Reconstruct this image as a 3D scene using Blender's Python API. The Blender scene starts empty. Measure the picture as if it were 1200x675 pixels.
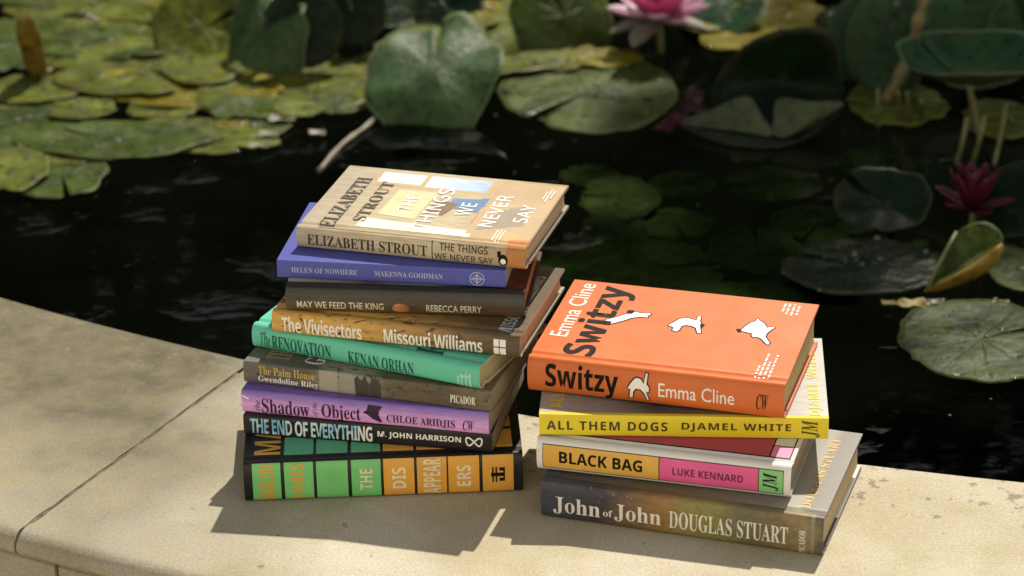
import bpy, bmesh, math, random
from mathutils import Vector, Matrix, noise
from mathutils.geometry import tessellate_polygon
random.seed(7)
R = math.radians
SC = bpy.context.scene
COL = SC.collection

# ------------------------------------------------------------------ camera
PITCH, ROLL, FPX, CAM_H = R(24.195), R(1.056), 3201.25, 1.1116
cd = bpy.data.cameras.new('camera'); cam = bpy.data.objects.new('camera', cd); COL.objects.link(cam)
cd.sensor_width = 36.0; cd.lens = FPX / 1200 * 36.0
cd.clip_start = 0.05; cd.clip_end = 500
cam.matrix_world = (Matrix.Translation((0, 0, CAM_H)) @ Matrix.Rotation(R(90) - PITCH, 4, 'X') @ Matrix.Rotation(-ROLL, 4, 'Z'))
cd.dof.use_dof = True; cd.dof.focus_distance = 2.325; cd.dof.aperture_fstop = 6.0; cd.dof.aperture_blades = 7
SC.camera = cam

# ------------------------------------------------------------------ light
SUN = Vector((0.30, 0.82, 1.0)).normalized()
w = bpy.data.worlds.new('World'); SC.world = w; w.use_nodes = True
nt = w.node_tree; bg = nt.nodes['Background']
sky = nt.nodes.new('ShaderNodeTexSky'); sky.sky_type = 'NISHITA'; sky.sun_disc = False
sky.sun_elevation = math.asin(SUN.z); sky.sun_rotation = math.atan2(SUN.x, SUN.y)
sky.air_density = 1.0; sky.dust_density = 1.2; sky.ozone_density = 1.0
hz = nt.nodes.new('ShaderNodeMix'); hz.data_type = 'RGBA'; hz.blend_type = 'MULTIPLY'; hz.inputs[0].default_value = 1.0; hz.inputs[7].default_value = (1.08, 1.0, 0.80, 1)   # warm summer haze
nt.links.new(sky.outputs[0], hz.inputs[6]); nt.links.new(hz.outputs[2], bg.inputs[0]); bg.inputs[1].default_value = 0.055
sd = bpy.data.lights.new('sun', 'SUN'); sd.energy = 3.4; sd.angle = R(0.53); sd.color = (1.0, 0.92, 0.79)
so = bpy.data.objects.new('sun', sd); COL.objects.link(so)
so.rotation_euler = SUN.to_track_quat('Z', 'Y').to_euler(); so.location = SUN * 20
SC.view_settings.view_transform = 'Standard'; SC.view_settings.look = 'None'
SC.view_settings.exposure = 0.80; SC.view_settings.gamma = 1.0; SC.view_settings.use_curve_mapping = False
SC.cycles.max_bounces = 8; SC.cycles.transparent_max_bounces = 12
SC.cycles.caustics_reflective = False; SC.cycles.caustics_refractive = False

WZ = -0.10                                                   # water level, the coping top is z = 0
def at(px, py, z=WZ):                                        # photo pixel (1200 x 675) -> point on the plane z
    a, b = px - 600, -(py - 337.5)
    c, s = math.cos(ROLL), math.sin(ROLL)
    u, v = (c * a + s * b) / FPX, (-s * a + c * b) / FPX
    cp, sp = math.cos(PITCH), math.sin(PITCH)
    d = Vector((u, cp + v * sp, -sp + v * cp))
    return Vector((0, 0, CAM_H)) + d * ((z - CAM_H) / d.z)
def pxm(p): return FPX / (p - Vector((0, 0, CAM_H))).dot(Vector((0, math.cos(PITCH), -math.sin(PITCH))))   # px per metre

# ------------------------------------------------------------------ object helpers
def link(name, me, parent=None, mats=()):
    for m in mats: me.materials.append(m)
    o = bpy.data.objects.new(name, me); COL.objects.link(o)
    if parent: o.parent = parent
    return o
def tag(o, label=None, cat=None, group=None, kind=None):
    if label: o['label'] = label
    if cat: o['category'] = cat
    if group: o['group'] = group
    if kind: o['kind'] = kind
    return o
def empty(name, loc, rz=0.0):
    o = bpy.data.objects.new(name, None); COL.objects.link(o)
    o.empty_display_size = 0.02; o.location = loc; o.rotation_euler.z = rz
    return o
def mesh_from(verts, faces, smooth=True, name='mesh', mi=None, uvs=None):
    me = bpy.data.meshes.new(name); me.from_pydata([tuple(v) for v in verts], [], faces)
    if uvs:
        ul = me.uv_layers.new(name='UVMap')
        for l in me.loops: ul.data[l.index].uv = uvs[l.vertex_index]
    for i, p in enumerate(me.polygons):
        p.use_smooth = smooth
        if mi: p.material_index = mi[i]
    me.update()
    return me
class MB:                                                    # collects pieces of ONE mesh
    def __init__(s): s.v = []; s.f = []; s.mi = []; s.uv = []
    def add(s, verts, faces, mi=0, uvs=None):
        b = len(s.v); s.v += [tuple(v) for v in verts]; s.f += [tuple(i + b for i in f) for f in faces]
        s.mi += [mi] * len(faces); s.uv += list(uvs) if uvs else [(0, 0)] * len(verts)
    def box(s, x0, x1, y0, y1, z0, z1, mi=0):
        v = [(x, y, z) for x in (x0, x1) for y in (y0, y1) for z in (z0, z1)]
        s.add(v, [(0, 1, 3, 2), (4, 6, 7, 5), (0, 4, 5, 1), (2, 3, 7, 6), (0, 2, 6, 4), (1, 5, 7, 3)], mi)
    def tube(s, pts, rad, n=10, mi=0, wob=0.0):
        rings = []
        for i, p in enumerate(pts):
            p = Vector(p); t = (Vector(pts[min(i + 1, len(pts) - 1)]) - Vector(pts[max(i - 1, 0)])).normalized()
            a = t.orthogonal().normalized() if i == 0 else (a - t * a.dot(t)).normalized()
            b = t.cross(a); r = rad[i] if isinstance(rad, (list, tuple)) else rad
            rings.append([p + (a * math.cos(k / n * math.tau) + b * math.sin(k / n * math.tau)) * r * (1 + wob * noise.noise(p * 60 + Vector((k, 0, 0)))) for k in range(n)])
        v = [q for r in rings for q in r]; f = []
        for i in range(len(rings) - 1):
            for k in range(n): f.append((i * n + k, i * n + (k + 1) % n, (i + 1) * n + (k + 1) % n, (i + 1) * n + k))
        f.append(tuple(range(n - 1, -1, -1))); f.append(tuple((len(rings) - 1) * n + k for k in range(n)))
        s.add(v, f, mi)
    def build(s, name, mats, parent=None, smooth=True):
        return link(name, mesh_from(s.v, s.f, smooth, name, s.mi, s.uv), parent, mats)

# ------------------------------------------------------------------ materials
class NT:
    def __init__(s, name):
        s.m = bpy.data.materials.new(name); s.m.use_nodes = True; s.t = s.m.node_tree
        s.b = s.t.nodes['Principled BSDF']; s.out = s.t.nodes['Material Output']
    def n(s, typ, **k):
        x = s.t.nodes.new('ShaderNode' + typ)
        for a, v in k.items(): setattr(x, a, v)
        return x
    def l(s, a, b): s.t.links.new(a, b)
    def val(s, sock, v):
        if hasattr(v, 'is_linked') or hasattr(v, 'links'): s.l(v, sock)
        else: sock.default_value = v
    def math(s, op, a, b=0.0, c=0.0, clamp=False):
        x = s.n('Math', operation=op, use_clamp=clamp)
        for i, v in enumerate((a, b, c)): s.val(x.inputs[i], v)
        return x.outputs[0]
    def mix(s, f, a, b, blend='MIX'):
        x = s.n('Mix', data_type='RGBA', blend_type=blend)
        s.val(x.inputs[0], f)
        for i, v in ((6, a), (7, b)): s.val(x.inputs[i], (*v, 1) if isinstance(v, tuple) and len(v) == 3 else v)
        return x.outputs[2]
    def ramp(s, f, stops, interp='LINEAR'):
        x = s.n('ValToRGB'); x.color_ramp.interpolation = interp
        e = x.color_ramp.elements
        while len(e) < len(stops): e.new(0.5)
        for q, (p, c) in zip(e, stops):
            q.position = p; q.color = (*c, 1) if isinstance(c, tuple) else (c, c, c, 1)
        s.l(f, x.inputs[0]); return x.outputs[0]
    def noise(s, vec, scale, detail=4, rough=0.55, dist=0.0):
        x = s.n('TexNoise'); s.l(vec, x.inputs['Vector'])
        for k, v in (('Scale', scale), ('Detail', detail), ('Roughness', rough), ('Distortion', dist)): x.inputs[k].default_value = v
        return x.outputs['Fac']
    def vor(s, vec, scale, feature='F1', out='Distance'):
        x = s.n('TexVoronoi', feature=feature); s.l(vec, x.inputs['Vector']); x.inputs['Scale'].default_value = scale
        return x.outputs[out]
    def map(s, vec, scale=(1, 1, 1), loc=(0, 0, 0), rot=(0, 0, 0)):
        x = s.n('Mapping'); s.l(vec, x.inputs[0]); x.inputs['Scale'].default_value = scale
        x.inputs['Location'].default_value = loc; x.inputs['Rotation'].default_value = rot
        return x.outputs[0]
    def obj(s): return s.n('TexCoord').outputs['Object']
    def uv(s): return s.n('TexCoord').outputs['UV']
    def xyz(s, v):
        x = s.n('SeparateXYZ'); s.l(v, x.inputs[0]); return x.outputs
    def bump(s, h, strength=0.3, dist=0.001):
        x = s.n('Bump'); s.l(h, x.inputs['Height']); x.inputs['Strength'].default_value = strength; x.inputs['Distance'].default_value = dist
        s.l(x.outputs[0], s.b.inputs['Normal'])
    def set(s, **k):
        for a, v in k.items():
            i = s.b.inputs[a.replace('_', ' ')]
            s.val(i, (*v, 1) if isinstance(v, tuple) and len(v) == 3 and i.type == 'RGBA' else v)
        return s.m
_M = {}
def paint(c, rough=0.42, coat=0.0, var=0.08, name='printed paper', spec=0.32):      # plain coated paper of one colour
    k = ('p', c, rough, coat, spec)
    if k not in _M:
        m = NT(name); o = m.obj()
        n = m.noise(o, 35, 5); f = m.ramp(n, [(0.3, 1 - var), (0.7, 1 + var)])
        m.set(Base_Color=m.mix(1.0, c, f, 'MULTIPLY'), Specular_IOR_Level=spec, Roughness=m.math('MULTIPLY_ADD', n, 0.12, rough - 0.06), Coat_Weight=coat * 0.5, Coat_Roughness=0.25)
        m.bump(m.noise(o, 220, 3), 0.05, 0.0006)
        _M[k] = m.m
    return _M[k]
def pages(c=(0.62, 0.52, 0.36), dark=0.55):
    k = ('pg', c)
    if k not in _M:
        m = NT('page edges'); v = m.xyz(m.obj())
        cb = m.n('CombineXYZ'); m.l(m.math('MULTIPLY', v[0], 6), cb.inputs[0]); m.l(m.math('MULTIPLY', v[1], 6), cb.inputs[1]); m.l(m.math('MULTIPLY', v[2], 2600), cb.inputs[2])
        n = m.noise(cb.outputs[0], 1, 3, 0.7)
        big = m.noise(m.obj(), 60, 3)
        a = m.mix(m.ramp(n, [(0.36, 0.0), (0.62, 1.0)]), tuple(x * dark for x in c), c)
        m.set(Base_Color=m.mix(m.ramp(big, [(0.35, 0.0), (0.75, 0.3)]), a, tuple(x * 0.7 for x in c)), Roughness=0.85, Specular_IOR_Level=0.15)
        m.bump(n, 0.6, 0.0008); _M[k] = m.m
    return _M[k]
def grad(name, axis, stops, amp=0.15, scale=4, dist=0.3, rough=0.4, stretch=(1, 1, 1), speck=None, dark=None, coat=0.1):
    """printed photograph: colour stops along u (0) or v (1) of the sheet, broken up by noise"""
    m = NT(name); uv = m.uv(); c = m.xyz(uv)
    mv = m.map(uv, stretch)
    n = m.noise(mv, scale, 5, 0.6, dist)
    f = m.math('ADD', c[axis] if axis == 0 else m.math('ADD', c[1], 0.5), m.math('MULTIPLY', m.math('SUBTRACT', n, 0.5), amp * 2))
    col = m.ramp(f, stops)
    n2 = m.noise(mv, scale * 3.1, 5, 0.65)
    col = m.mix(1.0, col, m.ramp(n2, [(0.25, 0.72), (0.75, 1.25)]), 'MULTIPLY')
    if dark:                                                # dark drawn shapes (fronds, folds)
        d = m.noise(m.map(uv, dark[0]), dark[1], 3, 0.5, dark[2])
        col = m.mix(m.ramp(d, [(dark[3], 0.0), (dark[3] + 0.05, 1.0)]), col, dark[4])
    if speck:                                               # printed stars
        d = m.vor(m.map(uv, (6, 1, 1)), 9)
        k = m.math('MULTIPLY', m.math('LESS_THAN', d, 0.07), m.math('LESS_THAN', c[0], 0.34))
        col = m.mix(k, col, speck)
    m.set(Base_Color=col, Roughness=rough, Specular_IOR_Level=0.32, Coat_Weight=coat * 0.5, Coat_Roughness=0.18)
    m.bump(m.noise(m.obj(), 220, 3), 0.05, 0.0006)
    return m.m
STAIN = None
def leafmat(name, base, vein, under=False, spots=None, rough=0.36, wax=None, trans=0.25, nveins=10, hole=None, mott=0.5):
    """lily leaf: u = angle, v = radius"""
    m = NT(name); uv = m.uv(); c = m.xyz(uv); o = m.obj()
    a = m.math('MULTIPLY', c[0], nveins * math.pi)
    wob = m.noise(o, 9, 3)
    s = m.math('ABSOLUTE', m.math('SINE', m.math('ADD', a, m.math('MULTIPLY', wob, 0.9))))
    vn = m.math('POWER', m.math('SUBTRACT', 1.0, s), 5.0)
    vn = m.math('MULTIPLY', vn, m.math('SUBTRACT', 1.05, c[1]), clamp=True)
    gp = m.n('NewGeometry').outputs['Position']                 # world position, so that no two leaves carry the same marks
    o = gp
    n1 = m.noise(o, 16, 6, 0.7); n2 = m.noise(o, 75, 5, 0.7); n5 = m.noise(m.map(o, loc=(5, 2, 1)), 34, 6, 0.75)
    base = tuple(x * 0.62 for x in base); vein = tuple(x * 0.64 for x in vein)
    mul = m.ramp(n1, [(0.32, 1 - mott * 0.85), (0.5, 1.0), (0.68, 1 + mott * 0.9)])
    col = m.mix(1.0, base, mul, 'MULTIPLY')
    col = m.mix(m.math('MULTIPLY', vn, 0.35 if not under else 0.6), col, vein)
    fine = m.ramp(m.vor(o, 95, 'DISTANCE_TO_EDGE'), [(0.0, 0.14), (0.08, 0.0)])
    col = m.mix(fine, col, vein)
    col = m.mix(m.ramp(n2, [(0.50, 0.0), (0.64, 0.8)]), col, tuple(x * 0.35 for x in base))
    col = m.mix(m.ramp(n5, [(0.54, 0.0), (0.70, 0.6)]), col, (base[0] * 1.5, base[1] * 1.25, base[2] * 0.8))
    brown = m.math('MULTIPLY', m.ramp(c[1], [(0.80, 0.0), (1.0, 1.0)]), m.ramp(n5, [(0.44, 0.0), (0.58, 1.0)]))
    if not under: col = m.mix(m.math('MULTIPLY', brown, 0.55), col, (0.085, 0.050, 0.016))
    if spots:
        n3 = m.noise(o, 24, 5, 0.7); col = m.mix(m.ramp(n3, [(0.545, 0.0), (0.60, 0.9)]), col, spots)
    if hole:
        n4 = m.noise(m.map(o, (1, 1, 1), (3.1, 1.7, 0)), 26, 3, 0.55); col = m.mix(m.ramp(n4, [(0.62, 0.0), (0.645, 1.0)]), col, hole)
    rim = m.math('GREATER_THAN', c[1], 0.965)
    col = m.mix(m.math('MULTIPLY', rim, 0.65), col, tuple(min(1, x * 1.5 + 0.03) for x in vein))
    wet = m.ramp(m.noise(m.map(o, loc=(2, 8, 3)), 21, 4, 0.6), [(0.54, 0.0), (0.60, 1.0)])
    rr = m.math('MULTIPLY', m.math('MULTIPLY_ADD', n2, 0.30, rough - 0.12), m.math('MULTIPLY_ADD', wet, -0.62, 1.0))
    m.set(Base_Color=col, Roughness=rr, Specular_IOR_Level=0.13)
    if wax: m.set(Sheen_Weight=wax, Sheen_Roughness=0.4)
    h = m.math('ADD', m.math('MULTIPLY', vn, -0.22), m.math('ADD', m.math('MULTIPLY', n2, 0.45), m.math('MULTIPLY', n1, 0.5)))
    m.bump(h, 0.7, 0.006)
    if trans:
        t = m.n('BsdfTranslucent'); m.l(m.mix(1.0, col, (1.5, 1.6, 0.6), 'MULTIPLY'), t.inputs[0])
        x = m.n('MixShader'); x.inputs[0].default_value = trans
        m.l(m.b.outputs[0], x.inputs[1]); m.l(t.outputs[0], x.inputs[2]); m.l(x.outputs[0], m.out.inputs[0])
    return m.m
def simple(name, c, rough=0.6, var=0.35, scale=30, bump=0.3, spec=0.4):
    m = NT(name); o = m.obj(); n = m.noise(o, scale, 5)
    m.set(Base_Color=m.mix(1.0, c, m.ramp(n, [(0.25, 1 - var), (0.75, 1 + var)]), 'MULTIPLY'), Roughness=rough, Specular_IOR_Level=spec)
    m.bump(n, bump, 0.002); return m.m

def stone():
    m = NT('weathered limestone'); o = m.obj(); v = m.xyz(o)
    r = m.math('SQRT', m.math('ADD', m.math('POWER', v[0], 2.0), m.math('POWER', v[1], 2.0)))
    info = m.n('ObjectInfo').outputs['Random']
    n1 = m.noise(o, 5, 5, 0.55); n2 = m.noise(o, 26, 6, 0.62); n3 = m.noise(o, 150, 5, 0.7)
    col = m.ramp(n1, [(0.30, (0.38, 0.33, 0.215)), (0.5, (0.485, 0.440, 0.335)), (0.7, (0.53, 0.49, 0.40))])
    col = m.mix(m.ramp(n2, [(0.42, 0.0), (0.75, 0.45)]), col, (0.38, 0.32, 0.19))
    col = m.mix(m.ramp(m.noise(m.map(o, loc=(9, 2, 0)), 11, 5, 0.6), [(0.55, 0.0), (0.75, 0.5)]), col, (0.33, 0.28, 0.11))   # ochre algae
    # darker grey tone, heavier towards the water side of the slab and on the slabs further left
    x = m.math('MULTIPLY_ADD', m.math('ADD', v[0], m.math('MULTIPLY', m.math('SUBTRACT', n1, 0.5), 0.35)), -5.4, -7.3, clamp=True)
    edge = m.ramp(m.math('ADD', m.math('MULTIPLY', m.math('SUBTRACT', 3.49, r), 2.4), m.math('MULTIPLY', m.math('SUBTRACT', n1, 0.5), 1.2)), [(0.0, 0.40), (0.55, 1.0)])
    gtone = m.math('MULTIPLY', x, edge)
    col = m.mix(m.math('MULTIPLY', gtone, 0.88, clamp=True), col, m.mix(m.ramp(n2, [(0.35, 0.0), (0.65, 1.0)]), (0.055, 0.047, 0.024), (0.145, 0.124, 0.070)))
    # lichen and dirt blotches
    li = m.noise(m.map(o, loc=(4.3, 1.1, 0)), 62, 5, 0.6); band = m.noise(m.map(o, loc=(1, 7, 0)), 6, 2)
    inner = m.ramp(r, [(0.0, 0.0), (1.0, 0.0)])
    near = m.math('MULTIPLY', m.math('SUBTRACT', 3.27, r), 7.0, clamp=True)
    thr = m.math('MULTIPLY', m.math('ADD', m.math('MULTIPLY', near, 0.10), m.math('MULTIPLY', m.math('SUBTRACT', band, 0.5), 0.30)), 1.0)
    lm = m.ramp(m.math('ADD', li, thr), [(0.67, 0.0), (0.72, 0.8)])
    col = m.mix(lm, col, m.mix(n3, (0.12, 0.108, 0.07), (0.26, 0.23, 0.155)))
    pit = m.ramp(m.vor(o, 70), [(0.05, 1.0), (0.11, 0.0)])
    pm = m.math('MULTIPLY', pit, m.ramp(m.noise(o, 13, 3), [(0.60, 0.0), (0.68, 0.8)]))
    col = m.mix(pm, col, (0.15, 0.125, 0.08))
    col = m.mix(1.0, col, m.ramp(m.noise(o, 420, 4, 0.75), [(0.28, 0.70), (0.72, 1.24)]), 'MULTIPLY')
    m.set(Base_Color=col, Roughness=0.82, Specular_IOR_Level=0.25)
    m.bump(m.math('ADD', m.math('MULTIPLY', n2, 0.6), m.math('SUBTRACT', m.math('MULTIPLY', n3, 0.35), pm)), 0.5, 0.0022)
    return m.m

# ================================================================== SETTING
CX, CY, RI, RO = 1.2265, 5.0715, 3.121, 3.489               # round pond: centre, inner and outer coping radius
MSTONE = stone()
def gravel():
    m = NT('pale gravel path'); o = m.obj(); n = m.noise(o, 3, 6, 0.6); n2 = m.vor(o, 70)
    m.set(Base_Color=m.mix(n2, m.mix(n, (0.56, 0.51, 0.42), (0.70, 0.65, 0.55)), (0.46, 0.42, 0.34)), Roughness=0.9); m.bump(n2, 0.8, 0.02); return m.m
bm = bmesh.new()
ring_in = [bm.verts.new((CX + 3.40 * math.cos(k / 96 * math.tau), CY + 3.40 * math.sin(k / 96 * math.tau), -0.46)) for k in range(96)]
ring_out = [bm.verts.new((CX + 220 * math.cos(k / 96 * math.tau), CY + 220 * math.sin(k / 96 * math.tau), -0.46)) for k in range(96)]
for k in range(96): bm.faces.new((ring_in[k], ring_out[k], ring_out[(k + 1) % 96], ring_in[(k + 1) % 96]))
me = bpy.data.meshes.new('ground'); bm.to_mesh(me); bm.free()
tag(link('ground', me, None, [gravel()]), kind='structure')

# pond wall: coping slabs on courses of blocks, slab joint where the photo shows it (28.1 degrees left of the near point)
wall = empty('pond_wall', (CX, CY, 0))
tag(wall, 'curved pale limestone pond wall with a rounded coping carrying both book stacks', 'stone wall')
def sector(a0, a1, prof, n=18):
    v, f = [], []
    k = len(prof)
    for i in range(n + 1):
        a = a0 + (a1 - a0) * i / n
        v += [(r * math.cos(a), r * math.sin(a), z) for r, z in prof]
    for i in range(n):
        for j in range(k): f.append((i * k + j, (i + 1) * k + j, (i + 1) * k + (j + 1) % k, i * k + (j + 1) % k))
    f.append(tuple(range(k))); f.append(tuple(n * k + j for j in range(k - 1, -1, -1)))
    return v, f
nose = [(3.478, 0.0)] + [(3.478 + 0.014 * math.sin(t), -0.014 + 0.014 * math.cos(t)) for t in [R(d) for d in (10, 20, 30, 40, 50, 60, 70, 80, 90)]] + [(3.4915, -0.0165), (3.488, -0.0205), (3.482, -0.022)]
coping = [(RI + 0.010, -0.050), (RI, -0.046), (RI, -0.003), (RI + 0.003, 0.0)] + [(RI + 0.003 + (3.477 - RI - 0.003) * q / 60, 0.0) for q in range(1, 60)] + nose + [(3.46, -0.022), (3.455, -0.050)]
coping = coping[::-1]
JOINT = R(270 - 28.1)
for k in range(24):
    a0 = JOINT + R(15) * k; g = 0.0011 / 3.3
    v, f = sector(a0 + g, a0 + R(15) - g, coping)
    kk = len(coping); m_ = [Vector(q) for q in v]
    for e, sg in ((0, 1), (18, -1)):
        for j in range(kk):
            p = m_[e * kk + j]; ch = max(0, noise.noise(p * 55)) ** 1.5 * 0.0045 + max(0, noise.noise(p * 260)) * 0.0012
            t = Vector((-p.y, p.x, 0)).normalized(); m_[e * kk + j] = p + t * sg * ch
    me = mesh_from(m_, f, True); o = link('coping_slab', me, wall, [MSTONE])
    bm = bmesh.new(); bm.from_mesh(me); bmesh.ops.recalc_face_normals(bm, faces=bm.faces[:]); bm.to_mesh(me); bm.free()
    me.set_sharp_from_angle(angle=R(35))
v, f = sector(0, math.tau, [(3.15, -0.0205), (3.15, -0.0005), (3.478, -0.0005), (3.4895, -0.0125), (3.486, -0.0205)][::-1], 160)
mort = link('mortar', mesh_from(v[:], f[:-2], False), wall, [simple('old mortar', (0.13, 0.112, 0.072), 0.9, 0.6, 120)])
for c, (z0, z1) in enumerate(((-0.240, -0.0235), (-0.46, -0.243))):
    for k in range(48):
        a0 = JOINT + R(0.55) + R(7.5) * k + R(3.75) * c
        v, f = sector(a0 + 0.0006, a0 + R(7.5) - 0.0006, [(3.456, z0), (3.456, z1), (3.478, z1), (3.482, z1 - 0.004), (3.482, z0 + 0.004), (3.478, z0)][::-1], 6)
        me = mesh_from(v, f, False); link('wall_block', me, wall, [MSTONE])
v, f = sector(0, math.tau, [(RI + 0.012, -0.7), (RI + 0.012, -0.051), (3.454, -0.051), (3.454, -0.7)][::-1], 128)
link('wall_core', mesh_from(v, f[:-2], False), wall, [simple('wet render', (0.05, 0.05, 0.04), 0.6, 0.4, 20)])

def disc(name, r, z, mat, n=96, rings=40):
    v = [(CX, CY, z)]; f = []
    for i in range(1, rings + 1):
        for k in range(n):
            a = k / n * math.tau; v.append((CX + r * i / rings * math.cos(a), CY + r * i / rings * math.sin(a), z))
    for k in range(n): f.append((0, 1 + k, 1 + (k + 1) % n))
    for i in range(rings - 1):
        for k in range(n): f.append((1 + i * n + k, 1 + (i + 1) * n + k, 1 + (i + 1) * n + (k + 1) % n, 1 + i * n + (k + 1) % n))
    return link(name, mesh_from(v, f, True), None, [mat])
tag(disc('pond_bed', RI + 0.012, -0.62, simple('pond silt', (0.009, 0.010, 0.008), 0.9, 0.5, 6, 0.3, 0.0)), kind='structure')
def water():
    m = NT('pond water'); o = m.obj()
    h = m.math('ADD', m.math('MULTIPLY', m.noise(m.map(o, (1, 1.6, 1)), 9, 2, 0.45, 0.4), 1.0), m.math('MULTIPLY', m.noise(o, 42, 2, 0.5), 0.10))
    pk = m.ramp(m.noise(m.map(o, (1, 1.3, 1), (3.7, 0.4, 0)), 7.5, 3, 0.5), [(0.60, 0.0), (0.70, 1.0)])
    h = m.math('ADD', h, m.math('MULTIPLY', m.math('MULTIPLY', pk, m.noise(m.map(o, (1, 1.5, 1)), 55, 2, 0.5, 0.6)), 4.5))
    bp = m.n('Bump'); m.l(h, bp.inputs['Height']); bp.inputs['Strength'].default_value = 0.30; bp.inputs['Distance'].default_value = 0.0022
    fr = m.n('Fresnel'); fr.inputs['IOR'].default_value = 1.33; m.l(bp.outputs[0], fr.inputs['Normal'])
    gl = m.n('BsdfGlossy'); gl.inputs['Roughness'].default_value = 0.03; m.l(bp.outputs[0], gl.inputs['Normal'])
    tr = m.n('BsdfTransparent'); tr.inputs[0].default_value = (0.44, 0.48, 0.38, 1)
    x = m.n('MixShader'); m.l(fr.outputs[0], x.inputs[0]); m.l(tr.outputs[0], x.inputs[1]); m.l(gl.outputs[0], x.inputs[2])
    m.l(x.outputs[0], m.out.inputs[0]); m.t.nodes.remove(m.b); return m.m
tag(disc('pond_water', RI + 0.011, WZ, water()), kind='structure')

# trees and hedge beyond the pond: they darken the reflections and throw the dappled shade
MBARK = simple('bark', (0.09, 0.065, 0.045), 0.9, 0.5, 25, 1.0)
def foliage_mat(name, c):
    m = NT(name); n = m.noise(m.obj(), 2.2, 4)
    col = m.mix(n, tuple(x * 0.6 for x in c), tuple(x * 1.5 for x in c)); m.set(Base_Color=col, Roughness=0.7, Specular_IOR_Level=0.08)
    t = m.n('BsdfTranslucent'); m.l(col, t.inputs[0]); x = m.n('MixShader'); x.inputs[0].default_value = 0.08
    m.l(m.b.outputs[0], x.inputs[1]); m.l(t.outputs[0], x.inputs[2]); m.l(x.outputs[0], m.out.inputs[0]); return m.m
def leaf_cloud(mb, c, rad, n, size, rnd):
    for _ in range(n):
        while True:
            p = Vector((rnd.uniform(-1, 1), rnd.uniform(-1, 1), rnd.uniform(-1, 1)))
            if p.length <= 1: break
        p = Vector((c[0] + p.x * rad[0], c[1] + p.y * rad[1], c[2] + p.z * rad[2]))
        nrm = Vector((rnd.gauss(0, 0.7), rnd.gauss(0, 0.7), 1)).normalized(); u = nrm.orthogonal().normalized()
        u = (Matrix.Rotation(rnd.uniform(0, 6.28), 3, nrm) @ u); vv = nrm.cross(u); s = size * rnd.uniform(0.7, 1.3)
        mb.add([p - u * s, p - vv * s * 0.45 + nrm * s * 0.1, p + u * s, p + vv * s * 0.45 + nrm * s * 0.1], [(0, 1, 2, 3)])
rnd = random.Random(3)
tree = empty('garden_tree', (3.35, 8.9, -0.46)); tag(tree, 'leafy tree on the far bank shading the right of the pond', 'tree')
T0 = Vector((3.35, 8.9, -0.46))
tb = MB(); tb.tube([Vector(q) for q in ((0, 0, -0.1), (-0.05, 0.02, 1.4), (-0.1, -0.08, 2.8), (-0.25, -0.2, 4.2), (-0.3, -0.3, 5.6), (-0.2, -0.3, 7.0))], [0.2, 0.16, 0.14, 0.12, 0.08, 0.04], 14, 0, 0.15)
tb.build('trunk', [MBARK], tree)
foot = [((0.52, 2.94), 5.6, (0.50, 0.36, 0.25)), ((0.98, 2.86), 5.8, (0.40, 0.42, 0.3)), ((0.86, 3.42), 5.4, (0.36, 0.34, 0.3)), ((1.35, 3.3), 5.2, (0.5, 0.6, 0.4)), ((0.20, 2.80), 6.0, (0.24, 0.30, 0.25)), ((0.40, 3.22), 5.9, (0.26, 0.20, 0.2)), ((0.62, 3.66), 5.6, (0.26, 0.22, 0.2))]
clumps = [(Vector((fx + h * 0.30, fy + h * 0.82, h)), rd, 130 if fx < 0.25 else (150 if fy > 3.25 else 320)) for (fx, fy), h, rd in foot]
clumps += [(Vector((3.6, 9.0, 6.6)), (0.9, 0.9, 0.7), 700), (Vector((4.2, 8.2, 5.2)), (0.8, 0.8, 0.6), 600), (Vector((2.9, 9.6, 5.0)), (0.8, 0.7, 0.6), 600), (Vector((3.9, 9.6, 4.2)), (0.8, 0.8, 0.5), 500)]
cb_, lb = MB(), MB()
for c, rd, n in clumps:
    leaf_cloud(cb_, c - T0, rd, n, 0.055, rnd)
    a = Vector((-0.25, -0.2, 4.3 + rnd.uniform(-0.6, 0.6))); b = c - T0
    lb.tube([a, a.lerp(b, 0.4) + Vector((0, 0, 0.15)), a.lerp(b, 0.75) + Vector((0, 0, 0.1)), b], [0.05, 0.035, 0.02, 0.008], 8, 0, 0.2)
cb_.build('crown', [foliage_mat('tree leaves', (0.05, 0.08, 0.02))], tree, False); lb.build('limbs', [MBARK], tree)
hb = MB()
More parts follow.
